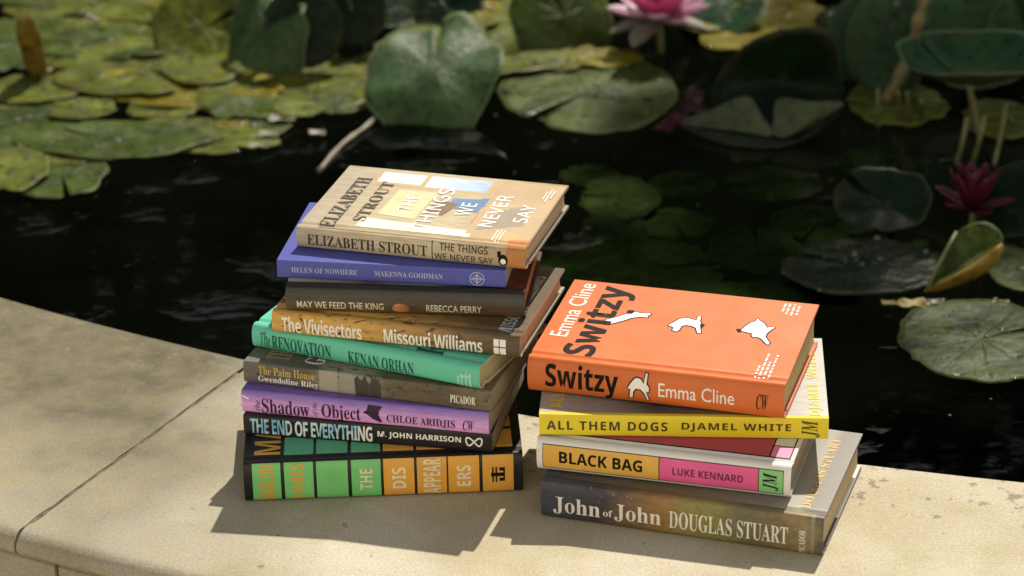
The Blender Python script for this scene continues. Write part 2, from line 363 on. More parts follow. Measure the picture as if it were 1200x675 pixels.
for x, y, sx, h in [(-8.5, 8.6, 1.6, 4.0), (-6.2, 9.6, 1.5, 4.3), (-4.0, 10.1, 1.4, 4.2), (-1.9, 10.3, 1.4, 4.5), (0.3, 10.4, 1.4, 4.4), (2.5, 10.6, 1.4, 4.6), (4.8, 10.4, 1.5, 4.4), (7.0, 9.6, 1.6, 4.3), (0.95, 10.9, 1.5, 5.6), (-0.8, 11.6, 1.6, 5.9), (1.4, 11.9, 1.6, 6.3), (-3.0, 11.4, 1.6, 5.6), (3.7, 11.7, 1.7, 6.3), (2.6, 12.6, 1.8, 7.0), (5.4, 12.0, 1.8, 6.6)]:
    sh = empty('evergreen_shrub', (x, y, -0.46))
    tag(sh, 'dense dark evergreen shrub standing in the row behind the pond', 'shrub', 'evergreen shrubs behind the pond')
    q = MB(); q.tube([(0, 0, -0.1), (0.03, 0, 1.2), (0, 0.05, h * 0.8)], [0.09, 0.07, 0.02], 8); q.build('stem', [MBARK], sh)
    q = MB(); rr = random.Random(int(x * 10))
    for j in range(14):
        leaf_cloud(q, (rr.uniform(-0.9, 0.9) * sx * 0.7, rr.uniform(-0.4, 0.4), (0.08 + 0.80 * j / 13) * h), (sx * 0.75, 0.6, h * 0.16), 620, 0.085, rr)
    if '_shrubmat' not in globals(): _shrubmat = foliage_mat('evergreen leaves', (0.012, 0.020, 0.008))
    q.build('foliage', [_shrubmat], sh, False)

# unseen house added behind the camera so its sunlit front throws light back on to the shaded spines
hs = empty('bounce_house', (0, -1.7, -0.46)); tag(hs, 'unseen pale house added behind the camera to bounce light on the book spines', 'house')
MREN = simple('pale render', (0.82, 0.79, 0.74), 0.9, 0.06, 8, 0.3); MFR = simple('white window paint', (0.7, 0.7, 0.68), 0.4, 0.05)
xs = [-9.0, -6.6, -5.4, -2.8, -1.6, 1.6, 2.8, 5.4, 6.6, 9.0]; zs = [0.0, 0.9, 2.3, 3.9, 5.2, 6.4]
mb = MB()
for i in range(9):
    for j in range(5):
        if not (i % 2 == 1 and j in (1, 3)): mb.box(xs[i], xs[i + 1], -0.3, 0.0, zs[j], zs[j + 1])
mb.box(-9, 9, -5.0, -4.7, 0, 6.4); mb.box(-9, -8.7, -4.7, -0.3, 0, 6.4); mb.box(8.7, 9, -4.7, -0.3, 0, 6.4); mb.build('wall', [MREN], hs, False)
mb = MB(); mb.add([(-9.3, 0.3, 6.41), (9.3, 0.3, 6.41), (9.3, -2.5, 8.4), (-9.3, -2.5, 8.4), (-9.3, -5.3, 6.41), (9.3, -5.3, 6.41)], [(0, 1, 2, 3), (3, 2, 5, 4), (0, 3, 4), (1, 5, 2), (0, 4, 5, 1)]); mb.build('roof', [simple('clay tiles', (0.22, 0.10, 0.06), 0.8, 0.4, 40)], hs, False)
GLS = NT('window glass'); GLS.set(Base_Color=(0.03, 0.035, 0.04), Roughness=0.05); GLS = GLS.m
for i in (1, 3, 5, 7):
    for j in (1, 3):
        x0, x1, z0, z1 = xs[i], xs[i + 1], zs[j], zs[j + 1]; fr_ = MB()
        fr_.box(x0, x0 + .06, -0.14, -0.08, z0, z1); fr_.box(x1 - .06, x1, -0.14, -0.08, z0, z1); fr_.box(x0 + .06, x1 - .06, -0.14, -0.08, z0, z0 + .06); fr_.box(x0 + .06, x1 - .06, -0.14, -0.08, z1 - .06, z1); fr_.box((x0 + x1) / 2 - .03, (x0 + x1) / 2 + .03, -0.138, -0.082, z0 + .06, z1 - .06)
        fo = fr_.build('window', [MFR], hs, False); pn = MB(); pn.box(x0 + .06, x1 - .06, -0.125, -0.115, z0 + .06, z1 - .06); pn.build('pane', [GLS], fo, False)

# ================================================================== BOOKS
FONT = {'sb': (0x1d400, 0x1d41a), 'si': (0x1d434, 0x1d44e), 'sbi': (0x1d468, 0x1d482), 'n': (0x1d5a0, 0x1d5ba), 'S': (0x1d5d4, 0x1d5ee), 'm': (0x1d670, 0x1d68a)}
SIH = '\u210e'
def glyphs(t, f):
    if f not in FONT: return t
    a, b = FONT[f]; o = ''
    for c in t:
        if 'A' <= c <= 'Z': o += chr(a + ord(c) - 65)
        elif 'a' <= c <= 'z': o += SIH if (f == 'si' and c == 'h') else chr(b + ord(c) - 97)
        else: o += c
    return o
def text2d(t, f, off=0.0, spacing=1.0):
    c = bpy.data.curves.new('t', 'FONT'); c.body = glyphs(t, f); c.offset = off; c.space_character = spacing; c.resolution_u = 3
    o = bpy.data.objects.new('t', c); me = bpy.data.meshes.new_from_object(o)
    v = [(q.co.x, q.co.y) for q in me.vertices]; fs = [tuple(p.vertices) for p in me.polygons]
    bpy.data.objects.remove(o); bpy.data.curves.remove(c); bpy.data.meshes.remove(me)
    x0 = min(q[0] for q in v); x1 = max(q[0] for q in v); y0 = min(q[1] for q in v); y1 = max(q[1] for q in v)
    return [((a - x0) / (x1 - x0), (b - y0) / (y1 - y0)) for a, b in v], fs     # unit box
def poly2d(pts):
    tri = tessellate_polygon([[Vector((*p, 0)) for p in pts]])
    return [tuple(p) for p in pts], [tuple(t) for t in tri]
def grow(pts, d):
    n = len(pts); ar = sum(pts[i][0] * pts[(i + 1) % n][1] - pts[(i + 1) % n][0] * pts[i][1] for i in range(n)); sg = 1 if ar > 0 else -1
    out = []
    for i in range(n):
        a, b, c = Vector(pts[i - 1]), Vector(pts[i]), Vector(pts[(i + 1) % n])
        e1, e2 = (b - a).normalized(), (c - b).normalized()
        nn = Vector((e1.y + e2.y, -e1.x - e2.x)) * sg
        nn = nn.normalized() if nn.length > 1e-6 else Vector((0, 0)); out.append((b.x + nn.x * d, b.y + nn.y * d))
    return out

class Book:
    def __init__(s, name, label, x, y, z, yaw, L, D, T, kind='hard', bulge=0.004, n=2.6, lift=0.0, tilt=0.0,
                 cover=None, spine=None, back=None, edge=None, page=None, over=0.003):
        s.L, s.D, s.T, s.kind = L, D, T, kind
        c, sn = math.cos(R(yaw)), math.sin(R(yaw)); hx, hy = L / 2, D / 2
        s.root = empty(name, (x + hx * c - hy * sn, y + hx * sn + hy * c, z), R(yaw)); s.root.rotation_euler.y = R(tilt)
        tag(s.root, label, 'book', None)
        s.cover, s.spm, s.back, s.edge = cover, spine or cover, back or cover, edge or cover
        # profile, back fore-edge -> spine -> front fore-edge
        hard = kind == 'hard'; y0 = 0.0035 if hard else 0.0012; b = bulge
        P = []
        if hard:
            g = lambda yy: 0.0017 * math.exp(-((yy - 0.0085) / 0.0026) ** 2)
            ys = [D, D * 0.75, D * 0.5, D * 0.3, 0.03, 0.02] + [0.0150 - 0.001 * k for k in range(11)]
        else: g = lambda yy: 0.0; ys = [D, D * 0.75, D * 0.5, D * 0.25, 0.012, 0.004]
        for yy in ys: P.append((yy, g(yy)))
        for k in range(-15, 16):
            t = k / 15 * math.pi / 2; cc, ss = math.cos(t), math.sin(t)
            P.append((y0 - (y0 + b) * abs(cc) ** (2 / n), T / 2 + T / 2 * math.copysign(abs(ss) ** (2 / n), ss)))
        lf = lambda yy: lift * max(0, (yy - 0.012) / (D - 0.012)) ** 1.25
        for yy in reversed(ys): P.append((yy, T - g(yy) + lf(yy)))
        Q = [P[0]]
        for p in P[1:]:
            if math.hypot(p[0] - Q[-1][0], p[1] - Q[-1][1]) > 1e-5: Q.append(p)
        s.P = Q; s.S = [0.0]
        for a, bb in zip(Q, Q[1:]): s.S.append(s.S[-1] + math.hypot(bb[0] - a[0], bb[1] - a[1]))
        mid = min(range(len(Q)), key=lambda i: (Q[i][0], abs(Q[i][1] - T / 2))); m0 = s.S[mid]; s.S = [q - m0 for q in s.S]
        hy_ = 0.0085 if hard else 0.002
        s.sh = next(s.S[i] for i in range(mid, len(Q)) if Q[i][0] >= hy_ and Q[i][1] > T / 2)      # hinge
        s.sb = next(s.S[i] for i in range(mid, 0, -1) if Q[i][0] >= hy_ and Q[i][1] < T / 2)
        s.half = next(s.S[i] for i in range(mid, len(Q)) if Q[i][0] >= y0 - 1e-6)                  # half of the spine's own arc
        s.th = 0.0026 if hard else 0.0005
        s.top0 = s.half - y0                                   # s = top0 + y on the front cover
        N = []
        for i in range(len(Q)):
            a, bb = Q[max(i - 1, 0)], Q[min(i + 1, len(Q) - 1)]; t = Vector((bb[0] - a[0], bb[1] - a[1])).normalized(); N.append(Vector((-t.y, t.x)))
        s.N = N
        o = s.part_sheet('spine', s.sb, s.sh, s.spm, 0.0012 if hard else 0.0005); s.spine = o
        s.front = s.part_sheet('front_cover', s.sh, s.S[-1], s.cover, s.th)
        s.backp = s.part_sheet('back_cover', s.S[0], s.sb, s.back, s.th)
        # page block
        e = over if hard else 0.0003
        th = s.th + 0.0002; pts = []
        r0 = 0.004 if hard else 0.0012
        d1 = D - e
        for k in range(-8, 9):
            t = k / 8 * math.pi / 2; pts.append((r0 - (r0 + b * 0.55) * abs(math.cos(t)) ** (2 / n), T / 2 + (T / 2 - th) * math.copysign(abs(math.sin(t)) ** (2 / n), math.sin(t))))
        cave = 0.0025 if hard else 0.0
        for k in range(9):
            f = k / 8; pts.append((d1 - cave * math.sin(f * math.pi), T - th - (T - 2 * th) * f + (lift * 0.55 * (1 - f))))
        v = [(xx, *p) for xx in (e, L - e) for p in pts]; k = len(pts)
        v = [(a - L / 2, bb - D / 2, cz) for a, bb, cz in v]
        f = [tuple(range(k)), tuple(range(2 * k - 1, k - 1, -1))] + [(i, i + k, (i + 1) % k + k, (i + 1) % k) for i in range(k)]
        me = mesh_from(v, f, False); s.pages = link('page_block', me, s.root, [page or pages()])
        bm = bmesh.new(); bm.from_mesh(me); bmesh.ops.recalc_face_normals(bm, faces=bm.faces[:]); bm.to_mesh(me); bm.free()
    def at(s, sv):
        S = s.S
        if sv <= S[0]: i, f = 0, 0.0
        elif sv >= S[-1]: i, f = len(S) - 2, 1.0
        else:
            lo, hi = 0, len(S) - 1
            while hi - lo > 1:
                m = (lo + hi) // 2
                if S[m] <= sv: lo = m
                else: hi = m
            i = lo; f = (sv - S[i]) / (S[i + 1] - S[i])
        a, b = Vector(s.P[i]), Vector(s.P[i + 1]); n = s.N[i].lerp(s.N[i + 1], f).normalized()
        return a.lerp(b, f), n
    def xyz(s, x, sv, off):
        p, n = s.at(sv); p = p + n * off
        return (x - s.L / 2, p.x - s.D / 2, p.y)
    def part_sheet(s, name, s0, s1, mat, th):
        ss = sorted({s0, s1} | {q for q in s.S if s0 < q < s1}); mb = MB(); L = s.L
        uv = lambda x, q: (x / L, q / (2 * s.half))
        nx = 8; xs = [L * k / nx for k in range(nx + 1)]
        for off, flip, mi in ((0, False, 0), (-th, True, 1)):
            v = [s.xyz(x, q, off) for q in ss for x in xs]; f = []
            for i in range(len(ss) - 1):
                for k in range(nx):
                    q = (i * (nx + 1) + k, i * (nx + 1) + k + 1, (i + 1) * (nx + 1) + k + 1, (i + 1) * (nx + 1) + k)
                    f.append(q[::-1] if flip else q)
            mb.add(v, f, mi, [uv(x, q) for q in ss for x in xs])
        for x, fl in ((0, False), (L, True)):
            v = [s.xyz(x, q, o) for q in ss for o in (0, -th)]; f = [(2 * i, 2 * i + 2, 2 * i + 3, 2 * i + 1) for i in range(len(ss) - 1)]
            mb.add(v, [q[::-1] for q in f] if fl else f, 1, [uv(x, q) for q in ss for o in (0, 1)])
        for q, fl in ((s0, True), (s1, False)):
            v = [s.xyz(x, q, o) for x in (0, L) for o in (0, -th)]; f = [(0, 2, 3, 1)]
            mb.add(v, [g[::-1] for g in f] if fl else f, 1)
        return mb.build(name, [mat, s.edge], s.root)
    def stamp(s, name, items, parent, off=0.00012):            # items: (verts2d in (x, s), faces, material)
        mb = MB(); mats = []
        for k, (v2, fs, mat) in enumerate(items):
            bm = bmesh.new(); vs = [bm.verts.new((a, b, 0)) for a, b in v2]
            for f in fs:
                try: bm.faces.new([vs[i] for i in f])
                except ValueError: pass
            lo, hi = min(b for a, b in v2), max(b for a, b in v2)
            lim = s.sh + 0.008
            for q in s.S:
                if lo < q < min(hi, lim):
                    bmesh.ops.bisect_plane(bm, geom=bm.verts[:] + bm.edges[:] + bm.faces[:], plane_co=(0, q, 0), plane_no=(0, 1, 0), dist=1e-6)
            bm.verts.index_update()
            if mat not in mats: mats.append(mat)
            o = off + 0.00002 * k
            bm.normal_update()
            fl = [tuple(w.index for w in (f.verts if f.normal.z > 0 else reversed(f.verts))) for f in bm.faces]
            mb.add([s.xyz(w.co.x, w.co.y, o) for w in bm.verts], fl, mats.index(mat), [(w.co.x / s.L, w.co.y / (2 * s.half)) for w in bm.verts]); bm.free()
        return mb.build(name, mats, parent)
    # --- placing ink
    def sv(s, v): return (v - 0.5) * 2 * s.half                # v across the spine: 0 bottom, 1 top
    def dv(s, d): return s.top0 + d * s.D                      # d across the front cover: 0 spine, 1 fore-edge
    def stext(s, t, f, x0, x1, v0, v1, mat, name='title_lettering', off=0.0, parent=None, sp=1.0, lift=0.00032):
        v, fs = text2d(t, f, off, sp); a, b = s.sv(v0), s.sv(v1)
        return s.stamp(name, [([(s.L * (x0 + (x1 - x0) * p), a + (b - a) * q) for p, q in v], fs, mat)], parent or s.spine, lift)
    def rtext(s, t, f, x0, x1, s0, s1, mat, name='title_lettering', off=0.0, parent=None, sp=1.0, lift=0.00032):   # turned: baseline along +s, letters' head to -x
        v, fs = text2d(t, f, off, sp)
        return s.stamp(name, [([(s.L * (x1 + (x0 - x1) * q), s0 + (s1 - s0) * p) for p, q in v], fs, mat)], parent or s.front, lift)
    def rect(s, x0, x1, a, b, mat): return ([(x0 * s.L, a), (x1 * s.L, a), (x1 * s.L, b), (x0 * s.L, b)], [(0, 1, 2, 3)], mat)
    def srect(s, x0, x1, v0, v1, mat): return s.rect(x0, x1, s.sv(v0), s.sv(v1), mat)
    def crect(s, x0, x1, d0, d1, mat): return s.rect(x0, x1, s.dv(d0), s.dv(d1), mat)
    def cpoly(s, pts, mat):
        v, f = poly2d(pts); return ([(a * s.L, s.dv(b)) for a, b in v], f, mat)
    def spoly(s, pts, mat):
        v, f = poly2d(pts); return ([(a * s.L, s.sv(b)) for a, b in v], f, mat)

def U(pl, pr): return lambda p: (p - pl) / (pr - pl)
WHITE = paint((0.78, 0.76, 0.70)); CREAM = paint((0.72, 0.64, 0.46)); INK = paint((0.012, 0.011, 0.010), 0.5, spec=0.06); WHITEINK = paint((0.80, 0.79, 0.75), 0.5)
DOGS = [
 ([(0.218, 0.484), (0.209, 0.529), (0.215, 0.551), (0.24, 0.58), (0.258, 0.611), (0.278, 0.641), (0.282, 0.688), (0.3, 0.687), (0.326, 0.672), (0.349, 0.672), (0.367, 0.686), (0.376, 0.665), (0.364, 0.64), (0.371, 0.623), (0.339, 0.62), (0.307, 0.596), (0.296, 0.576), (0.278, 0.545), (0.25, 0.51), (0.235, 0.491)], [(0.278, 0.641), (0.275, 0.686), (0.297, 0.694), (0.307, 0.677), (0.298, 0.645)]),
 ([(0.459, 0.551), (0.465, 0.578), (0.476, 0.607), (0.488, 0.643), (0.502, 0.666), (0.523, 0.671), (0.542, 0.662), (0.558, 0.652), (0.555, 0.704), (0.571, 0.706), (0.577, 0.643), (0.587, 0.615), (0.588, 0.572), (0.602, 0.503), (0.585, 0.497), (0.569, 0.559), (0.552, 0.575), (0.53, 0.579), (0.515, 0.565), (0.514, 0.515), (0.504, 0.487), (0.485, 0.498), (0.482, 0.54)], [(0.579, 0.606), (0.586, 0.621), (0.6, 0.608), (0.596, 0.575), (0.586, 0.574)]),
 ([(0.727, 0.598), (0.747, 0.605), (0.753, 0.645), (0.767, 0.694), (0.782, 0.714), (0.789, 0.754), (0.805, 0.73), (0.826, 0.7), (0.841, 0.654), (0.855, 0.673), (0.872, 0.665), (0.86, 0.631), (0.85, 0.583), (0.852, 0.54), (0.877, 0.476), (0.873, 0.446), (0.859, 0.462), (0.835, 0.512), (0.818, 0.528), (0.803, 0.519), (0.791, 0.54), (0.796, 0.564), (0.786, 0.564), (0.753, 0.578), (0.738, 0.565)], [(0.727, 0.598), (0.745, 0.601), (0.751, 0.577), (0.738, 0.565)])]
DOG_SPINE = [(0.394, 0.449), (0.406, 0.585), (0.419, 0.684), (0.431, 0.73), (0.448, 0.707), (0.459, 0.608), (0.465, 0.846), (0.475, 0.836), (0.473, 0.601), (0.483, 0.519), (0.48, 0.409), (0.47, 0.419), (0.481, 0.229), (0.473, 0.195), (0.46, 0.375), (0.446, 0.453), (0.428, 0.458), (0.42, 0.379), (0.418, 0.243), (0.403, 0.222), (0.402, 0.329), (0.406, 0.44)]
def dog(book, body, black, spine=False):
    q = lambda pts: [(x * book.L, (book.sv(y) if spine else book.dv(y))) for x, y in pts]
    items = [(*poly2d(grow(q(body), 0.0007)), INK), (*poly2d(grow(q(body), -0.0005)), WHITEINK)]
    if black: items.append((*poly2d(q(black)), INK))
    return book.stamp('dog_drawing', items, book.spine if spine else book.front, 0.0003)

# ---------- left stack, bottom to top
# 1 black book with green and gold squares
bk = paint((0.012, 0.011, 0.010), 0.4, 0.1); GRN = paint((0.17, 0.52, 0.17)); GRN2 = paint((0.10, 0.40, 0.22)); ORG = paint((0.68, 0.34, 0.05)); GOLD = paint((0.62, 0.34, 0.05))
b = Book('hardback_book', 'thick black book with rows of green and orange squares, bottom of the left stack', -0.2295, 2.0418, 0.0006, 2.4, 0.236, 0.162, 0.0368, bulge=0.0035, n=3.2, cover=bk)
cells = [(0.031, 0.132), (0.145, 0.249), (0.260, 0.372), (0.385, 0.490), (0.500, 0.610), (0.620, 0.726), (0.732, 0.843), (0.855, 0.966)]
words_ = ['MARLON', 'JAMES', None, 'THE', 'DIS', 'APPEAR', 'ERS', None]
inks = [GOLD, GOLD, None, CREAM, CREAM, CREAM, CREAM, None]
b.stamp('colour_squares', [b.srect(x0, x1, 0.10, 0.90, GRN if i < 4 else ORG) for i, (x0, x1) in enumerate(cells)], b.spine)
b.stamp('colour_squares', [b.crect(x0, x1, d0, d1, (GRN2 if i < 4 else ORG)) for i, (x0, x1) in enumerate(cells) if i for d0, d1 in ((0.075, 0.27), (0.30, 0.52), (0.55, 0.77), (0.80, 0.97))], b.front)
b.rtext('MARLON', 'S', 0.036, 0.132, b.dv(0.08), b.dv(0.95), GOLD, 'author_lettering', parent=b.front)
for i, (x0, x1) in enumerate(cells):
    if words_[i]:
        short = words_[i] in ('DIS', 'ERS', 'THE')
        m_ = 0.030 if short else 0.022
        b.rtext(words_[i], 'S', x0 + m_, x1 - m_, b.sv(0.28 if short else 0.13), b.sv(0.72 if short else 0.87), inks[i], 'title_lettering' if i > 2 else 'author_lettering', parent=b.spine, lift=0.0004)
x0 = cells[7][0]
b.stamp('publisher_mark', [b.srect(x0 + .034, x0 + .040, .34, .66, INK), b.srect(x0 + .046, x0 + .052, .34, .66, INK), b.srect(x0 + .030, x0 + .075, .46, .54, INK), b.srect(x0 + .060, x0 + .080, .36, .43, INK), b.srect(x0 + .060, x0 + .080, .58, .65, INK), b.srect(x0 + .074, x0 + .080, .36, .65, INK)], b.spine, 0.0004)

# 2 black book, blue-white block title
def icy():
    m = NT('icy blue lettering'); n = m.noise(m.obj(), 45, 4, 0.7); m.set(Base_Color=m.ramp(n, [(0.38, (0.16, 0.42, 0.62)), (0.52, (0.55, 0.70, 0.74)), (0.62, (0.75, 0.76, 0.72))]), Roughness=0.45); return m.m
u = U(286, 577)
b = Book('hardback_book', 'black book with pale blue block capitals, second lowest in the left stack', -0.2325, 2.0947, 0.0377, -11.36, 0.2179, 0.144, 0.0182, 'paper', 0.0010, 5, cover=paint((0.013, 0.012, 0.013), 0.36, 0.15), page=pages((0.50, 0.38, 0.22)))
b.stext('THE END OF EVERYTHING', 'S', u(294), u(438), 0.16, 0.84, icy(), off=0.006, sp=0.88)
b.stext('M. JOHN HARRISON', 'S', u(444), u(541), 0.36, 0.68, WHITE, 'author_lettering', off=0.006)
sw = [(math.sin(t) * (1 + 0.1 * math.sin(2 * t)), math.sin(2 * t) * 0.5) for t in [k / 40 * math.tau for k in range(40)]]
def ribbon(pts, wd, cx, cy, sx, sy):
    v, f = [], []
    n = len(pts)
    for i in range(n):
        a, c = Vector(pts[i - 1]), Vector(pts[(i + 1) % n]); t = (c - a).normalized(); nn = Vector((-t.y, t.x)) * wd
        p = Vector(pts[i]); v += [(cx + (p.x + nn.x) * sx, cy + (p.y + nn.y) * sy), (cx + (p.x - nn.x) * sx, cy + (p.y - nn.y) * sy)]
    for i in range(n): j = (i + 1) % n; f.append((2 * i, 2 * i + 1, 2 * j + 1, 2 * j))
    return v, f
v, f = ribbon(sw, 0.10, u(556) * b.L, b.sv(0.5), 0.0068, 0.0075); b.stamp('publisher_mark', [(v, f, WHITE)], b.spine, 0.00034)

# 3 purple book
PUR = grad('purple fading to pink print', 1, [(0.1, (0.70, 0.33, 0.66)), (0.5, (0.60, 0.32, 0.68)), (0.85, (0.22, 0.14, 0.46)), (1.0, (0.19, 0.12, 0.42))], 0.05, 2, 0.1, 0.36)
u = U(284, 574)
b = Book('paperback_book', 'purple and pink book with black lettering, third lowest in the left stack', -0.2332, 2.1014, 0.0560, -13.75, 0.2183, 0.138, 0.0210, 'paper', 0.0022, 3.2, cover=PUR, edge=paint((0.25, 0.12, 0.35)), page=pages((0.55, 0.43, 0.28)))
PK = paint((0.035, 0.012, 0.04), 0.5)
b.rtext('the', 'si', u(299), u(306), b.sv(0.20), b.sv(0.60), PK, parent=b.spine)
b.stext('Shadow', 'sb', u(308), u(365), 0.12, 0.70, PK)
b.rtext('of the', 'si', u(368), u(375), b.sv(0.18), b.sv(0.72), PK, parent=b.spine)
b.stext('Object', 'sb', u(379), u(425), 0.04, 0.70, PK)
emb = [(0.0, 0.58), (0.22, 0.72), (0.28, 0.96), (1.0, 0.93), (0.82, 0.70), (0.80, 0.52), (0.96, 0.24), (0.88, 0.18), (0.52, 0.32), (0.24, 0.50)]
b.stamp('dark_emblem', [b.spoly([(u(427.5) + p * (u(451) - u(427.5)), 0.02 + q * 0.84) for p, q in emb], PK)], b.spine, 0.00034)
b.stext('CHLOE ARIDJIS', 'sb', u(455.5), u(535), 0.20, 0.52, PK, 'author_lettering')
b.stext('CW', 'sbi', u(544), u(557.5), 0.18, 0.56, PK, 'publisher_mark')
b.stamp('price_flash', [b.spoly([(u(285), .70), (u(293), .60), (u(293), .66), (u(285), .76)], WHITE)], b.spine, 0.00034)

# 4 grey-brown photographic jacket
u = U(286, 575)
PALM = grad('misty palm house photograph', 0, [(0.0, (0.13, 0.12, 0.10)), (0.28, (0.10, 0.085, 0.065)), (0.33, (0.24, 0.215, 0.16)), (0.46, (0.28, 0.25, 0.19)), (0.60, (0.12, 0.095, 0.06)), (0.8, (0.10, 0.078, 0.045)), (1.0, (0.16, 0.125, 0.075))], 0.07, 3, 0.6, 0.42, (2, 0.6, 1), dark=((5, 0.8, 1), 5, 1.5, 0.60, (0.045, 0.04, 0.03)))
b = Book('paperback_book', 'grey-brown book with a misty photograph on its spine, under the teal book', -0.2316, 2.1162, 0.0773, -17.5, 0.2229, 0.138, 0.0198, 'paper', 0.0018, 3.6, cover=PALM, edge=paint((0.10, 0.09, 0.07)), page=pages((0.46, 0.36, 0.22)))
b.stamp('picture_panel', [b.srect(u(376), u(398), 0.06, 0.96, paint((0.34, 0.31, 0.25))), b.srect(u(400), u(416), 0.06, 0.96, paint((0.30, 0.28, 0.22)))], b.spine)
DK = paint((0.05, 0.045, 0.035))
rr = random.Random(5); fr = []
for k in range(9):
    cx = u(420 + k * 3.3); a = rr.uniform(-0.4, 0.4)
    fr.append(b.spoly([(cx - 0.004, 0.02), (cx - 0.010 + a * 0.02, rr.uniform(0.5, 0.85)), (cx + 0.002 + a * 0.03, rr.uniform(0.75, 0.98)), (cx + 0.011 + a * 0.02, rr.uniform(0.4, 0.7)), (cx + 0.006, 0.02)], DK))
b.stamp('palm_drawing', fr, b.spine, 0.00015)
b.stext('The Palm House', 'sb', u(304), u(371), 0.50, 0.82, paint((0.55, 0.38, 0.10)))
b.stext('Gwendoline Riley', 'sb', u(303.5), u(375), 0.14, 0.44, WHITE, 'author_lettering')
b.stext('PICADOR', 'sb', u(528.6), u(557.6), 0.30, 0.62, WHITE, 'publisher_mark')
b.rtext('THE PALM HOUSE', 'sb', 0.07, 0.17, b.dv(0.06), b.dv(0.92), paint((0.42, 0.30, 0.17)), parent=b.front)
b.rtext('GWENDOLINE', 'sb', 0.23, 0.31, b.dv(0.06), b.dv(0.92), WHITE, 'author_lettering', parent=b.front)

# 5 teal hardback
TEAL = paint((0.12, 0.52, 0.36), 0.36, 0.15, 0.05); TD = paint((0.01, 0.075, 0.06), 0.5); TL = paint((0.35, 0.68, 0.55), 0.5)
u = U(296, 563)
b = Book('hardback_book', 'plain teal green book with dark lettering, halfway up the left stack', -0.2240, 2.144, 0.0974, -25.2, 0.2176, 0.135, 0.0220, bulge=0.004, n=2.6, cover=TEAL, edge=paint((0.55, 0.46, 0.30)), page=pages((0.66, 0.53, 0.30)))
b.stext('The', 'si', u(306), u(318), 0.26, 0.72, TD)
b.stext('RENOVATION', 'sb', u(320), u(391), 0.24, 0.66, TD)
b.stext('KENAN ORHAN', 'sb', u(411), u(488), 0.24, 0.62, TD, 'author_lettering')
b.stamp('publisher_mark', [b.srect(u(538), u(540), .12, .5, TL), b.srect(u(542), u(544), .12, .58, TL), b.srect(u(547), u(549), .12, .66, TL), b.srect(u(536), u(554), .08, .15, TL), b.srect(u(551), u(554), .12, .62, TL), b.srect(u(541), u(554), .48, .55, TL)], b.spine, 0.00034)
b.rtext('RENOVATION', 'sb', 0.70, 0.82, b.dv(0.06), b.dv(0.9), TD, parent=b.front)

# 6 ochre painted jacket
u = U(320, 611)
OCH = grad('ochre swirling painted print', 0, [(0.0, (0.58, 0.33, 0.075)), (0.35, (0.56, 0.33, 0.08)), (0.48, (0.46, 0.27, 0.07)), (0.66, (0.30, 0.18, 0.06)), (0.82, (0.14, 0.09, 0.04)), (1.0, (0.095, 0.068, 0.038))], 0.05, 2.5, 1.2, 0.40, (2, 0.7, 1), dark=((3.2, 0.7, 1), 2.6, 3.0, 0.585, (0.10, 0.06, 0.02)))
b = Book('hardback_book', 'ochre and brown book with dark painted swirls, lying on the teal book', -0.2052, 2.1257, 0.1197, -16.23, 0.2205, 0.1435, 0.0205, bulge=0.0035, n=2.8, cover=OCH, edge=paint((0.36, 0.31, 0.22)), page=pages((0.55, 0.33, 0.20)))
b.stext('The Vivisectors', 'S', u(332), u(427), 0.22, 0.74, WHITE, sp=0.94)
b.stext('Missouri Williams', 'S', u(453), u(568), 0.22, 0.70, WHITE, 'author_lettering', sp=0.94)
b.stamp('publisher_mark', [b.srect(u(581), u(587), .50, .72, WHITE), b.srect(u(588), u(595), .50, .72, WHITE), b.srect(u(581), u(587), .24, .46, WHITE), b.srect(u(588), u(595), .24, .46, WHITE)], b.spine, 0.00034)
b.rtext('MISSOURI WILLIAMS', 'S', 0.90, 0.955, b.dv(0.03), b.dv(0.85), paint((0.45, 0.45, 0.47)), 'author_lettering', parent=b.front)

# 7 dark brown book
u = U(336, 616)
KING = grad('dark brown painted print', 1, [(0.05, (0.115, 0.088, 0.045)), (0.45, (0.065, 0.052, 0.032)), (0.75, (0.028, 0.024, 0.018)), (1.0, (0.022, 0.018, 0.014))], 0.10, 2.0, 0.8, 0.30, (1.5, 0.5, 1), coat=0.4)
KCOV = grad('dark red and grey painted print', 0, [(0.0, (0.35, 0.33, 0.29)), (0.35, (0.10, 0.08, 0.06)), (0.6, (0.30, 0.28, 0.25)), (0.75, (0.05, 0.02, 0.015)), (1.0, (0.10, 0.022, 0.015))], 0.10, 3, 1.0, 0.3, coat=0.4)
b = Book('hardback_book', 'dark brown book with orange page edges and small cream capitals, left stack', -0.1924, 2.1239, 0.1405, -6.93, 0.2051, 0.135, 0.0246, bulge=0.0045, n=2.2, cover=KCOV, spine=KING, edge=paint((0.05, 0.03, 0.02)), page=pages((0.58, 0.17, 0.06), 0.7))
b.stext('MAY WE FEED THE KING', 's', u(349), u(451), 0.26, 0.47, paint((0.66, 0.58, 0.42)), off=0.008)
GLOW = grad('orange fruit painted print', 0, [(0.40, (0.10, 0.06, 0.03)), (0.47, (0.50, 0.22, 0.09)), (0.52, (0.28, 0.10, 0.03)), (0.56, (0.08, 0.05, 0.03))], 0.06, 6, 0.8, 0.35)
b.stamp('picture_panel', [b.spoly([(u(471 + 10 * math.cos(t)), 0.33 + 0.15 * math.sin(t)) for t in [k / 16 * math.tau for k in range(16)]], GLOW)], b.spine)
b.stext('REBECCA PERRY', 's', u(501), u(565.5), 0.26, 0.47, paint((0.66, 0.58, 0.42)), 'author_lettering', off=0.008)
b.stext('GRANTA', 's', u(573), u(600), 0.27, 0.43, paint((0.17, 0.065, 0.03)), 'publisher_mark', off=0.008)

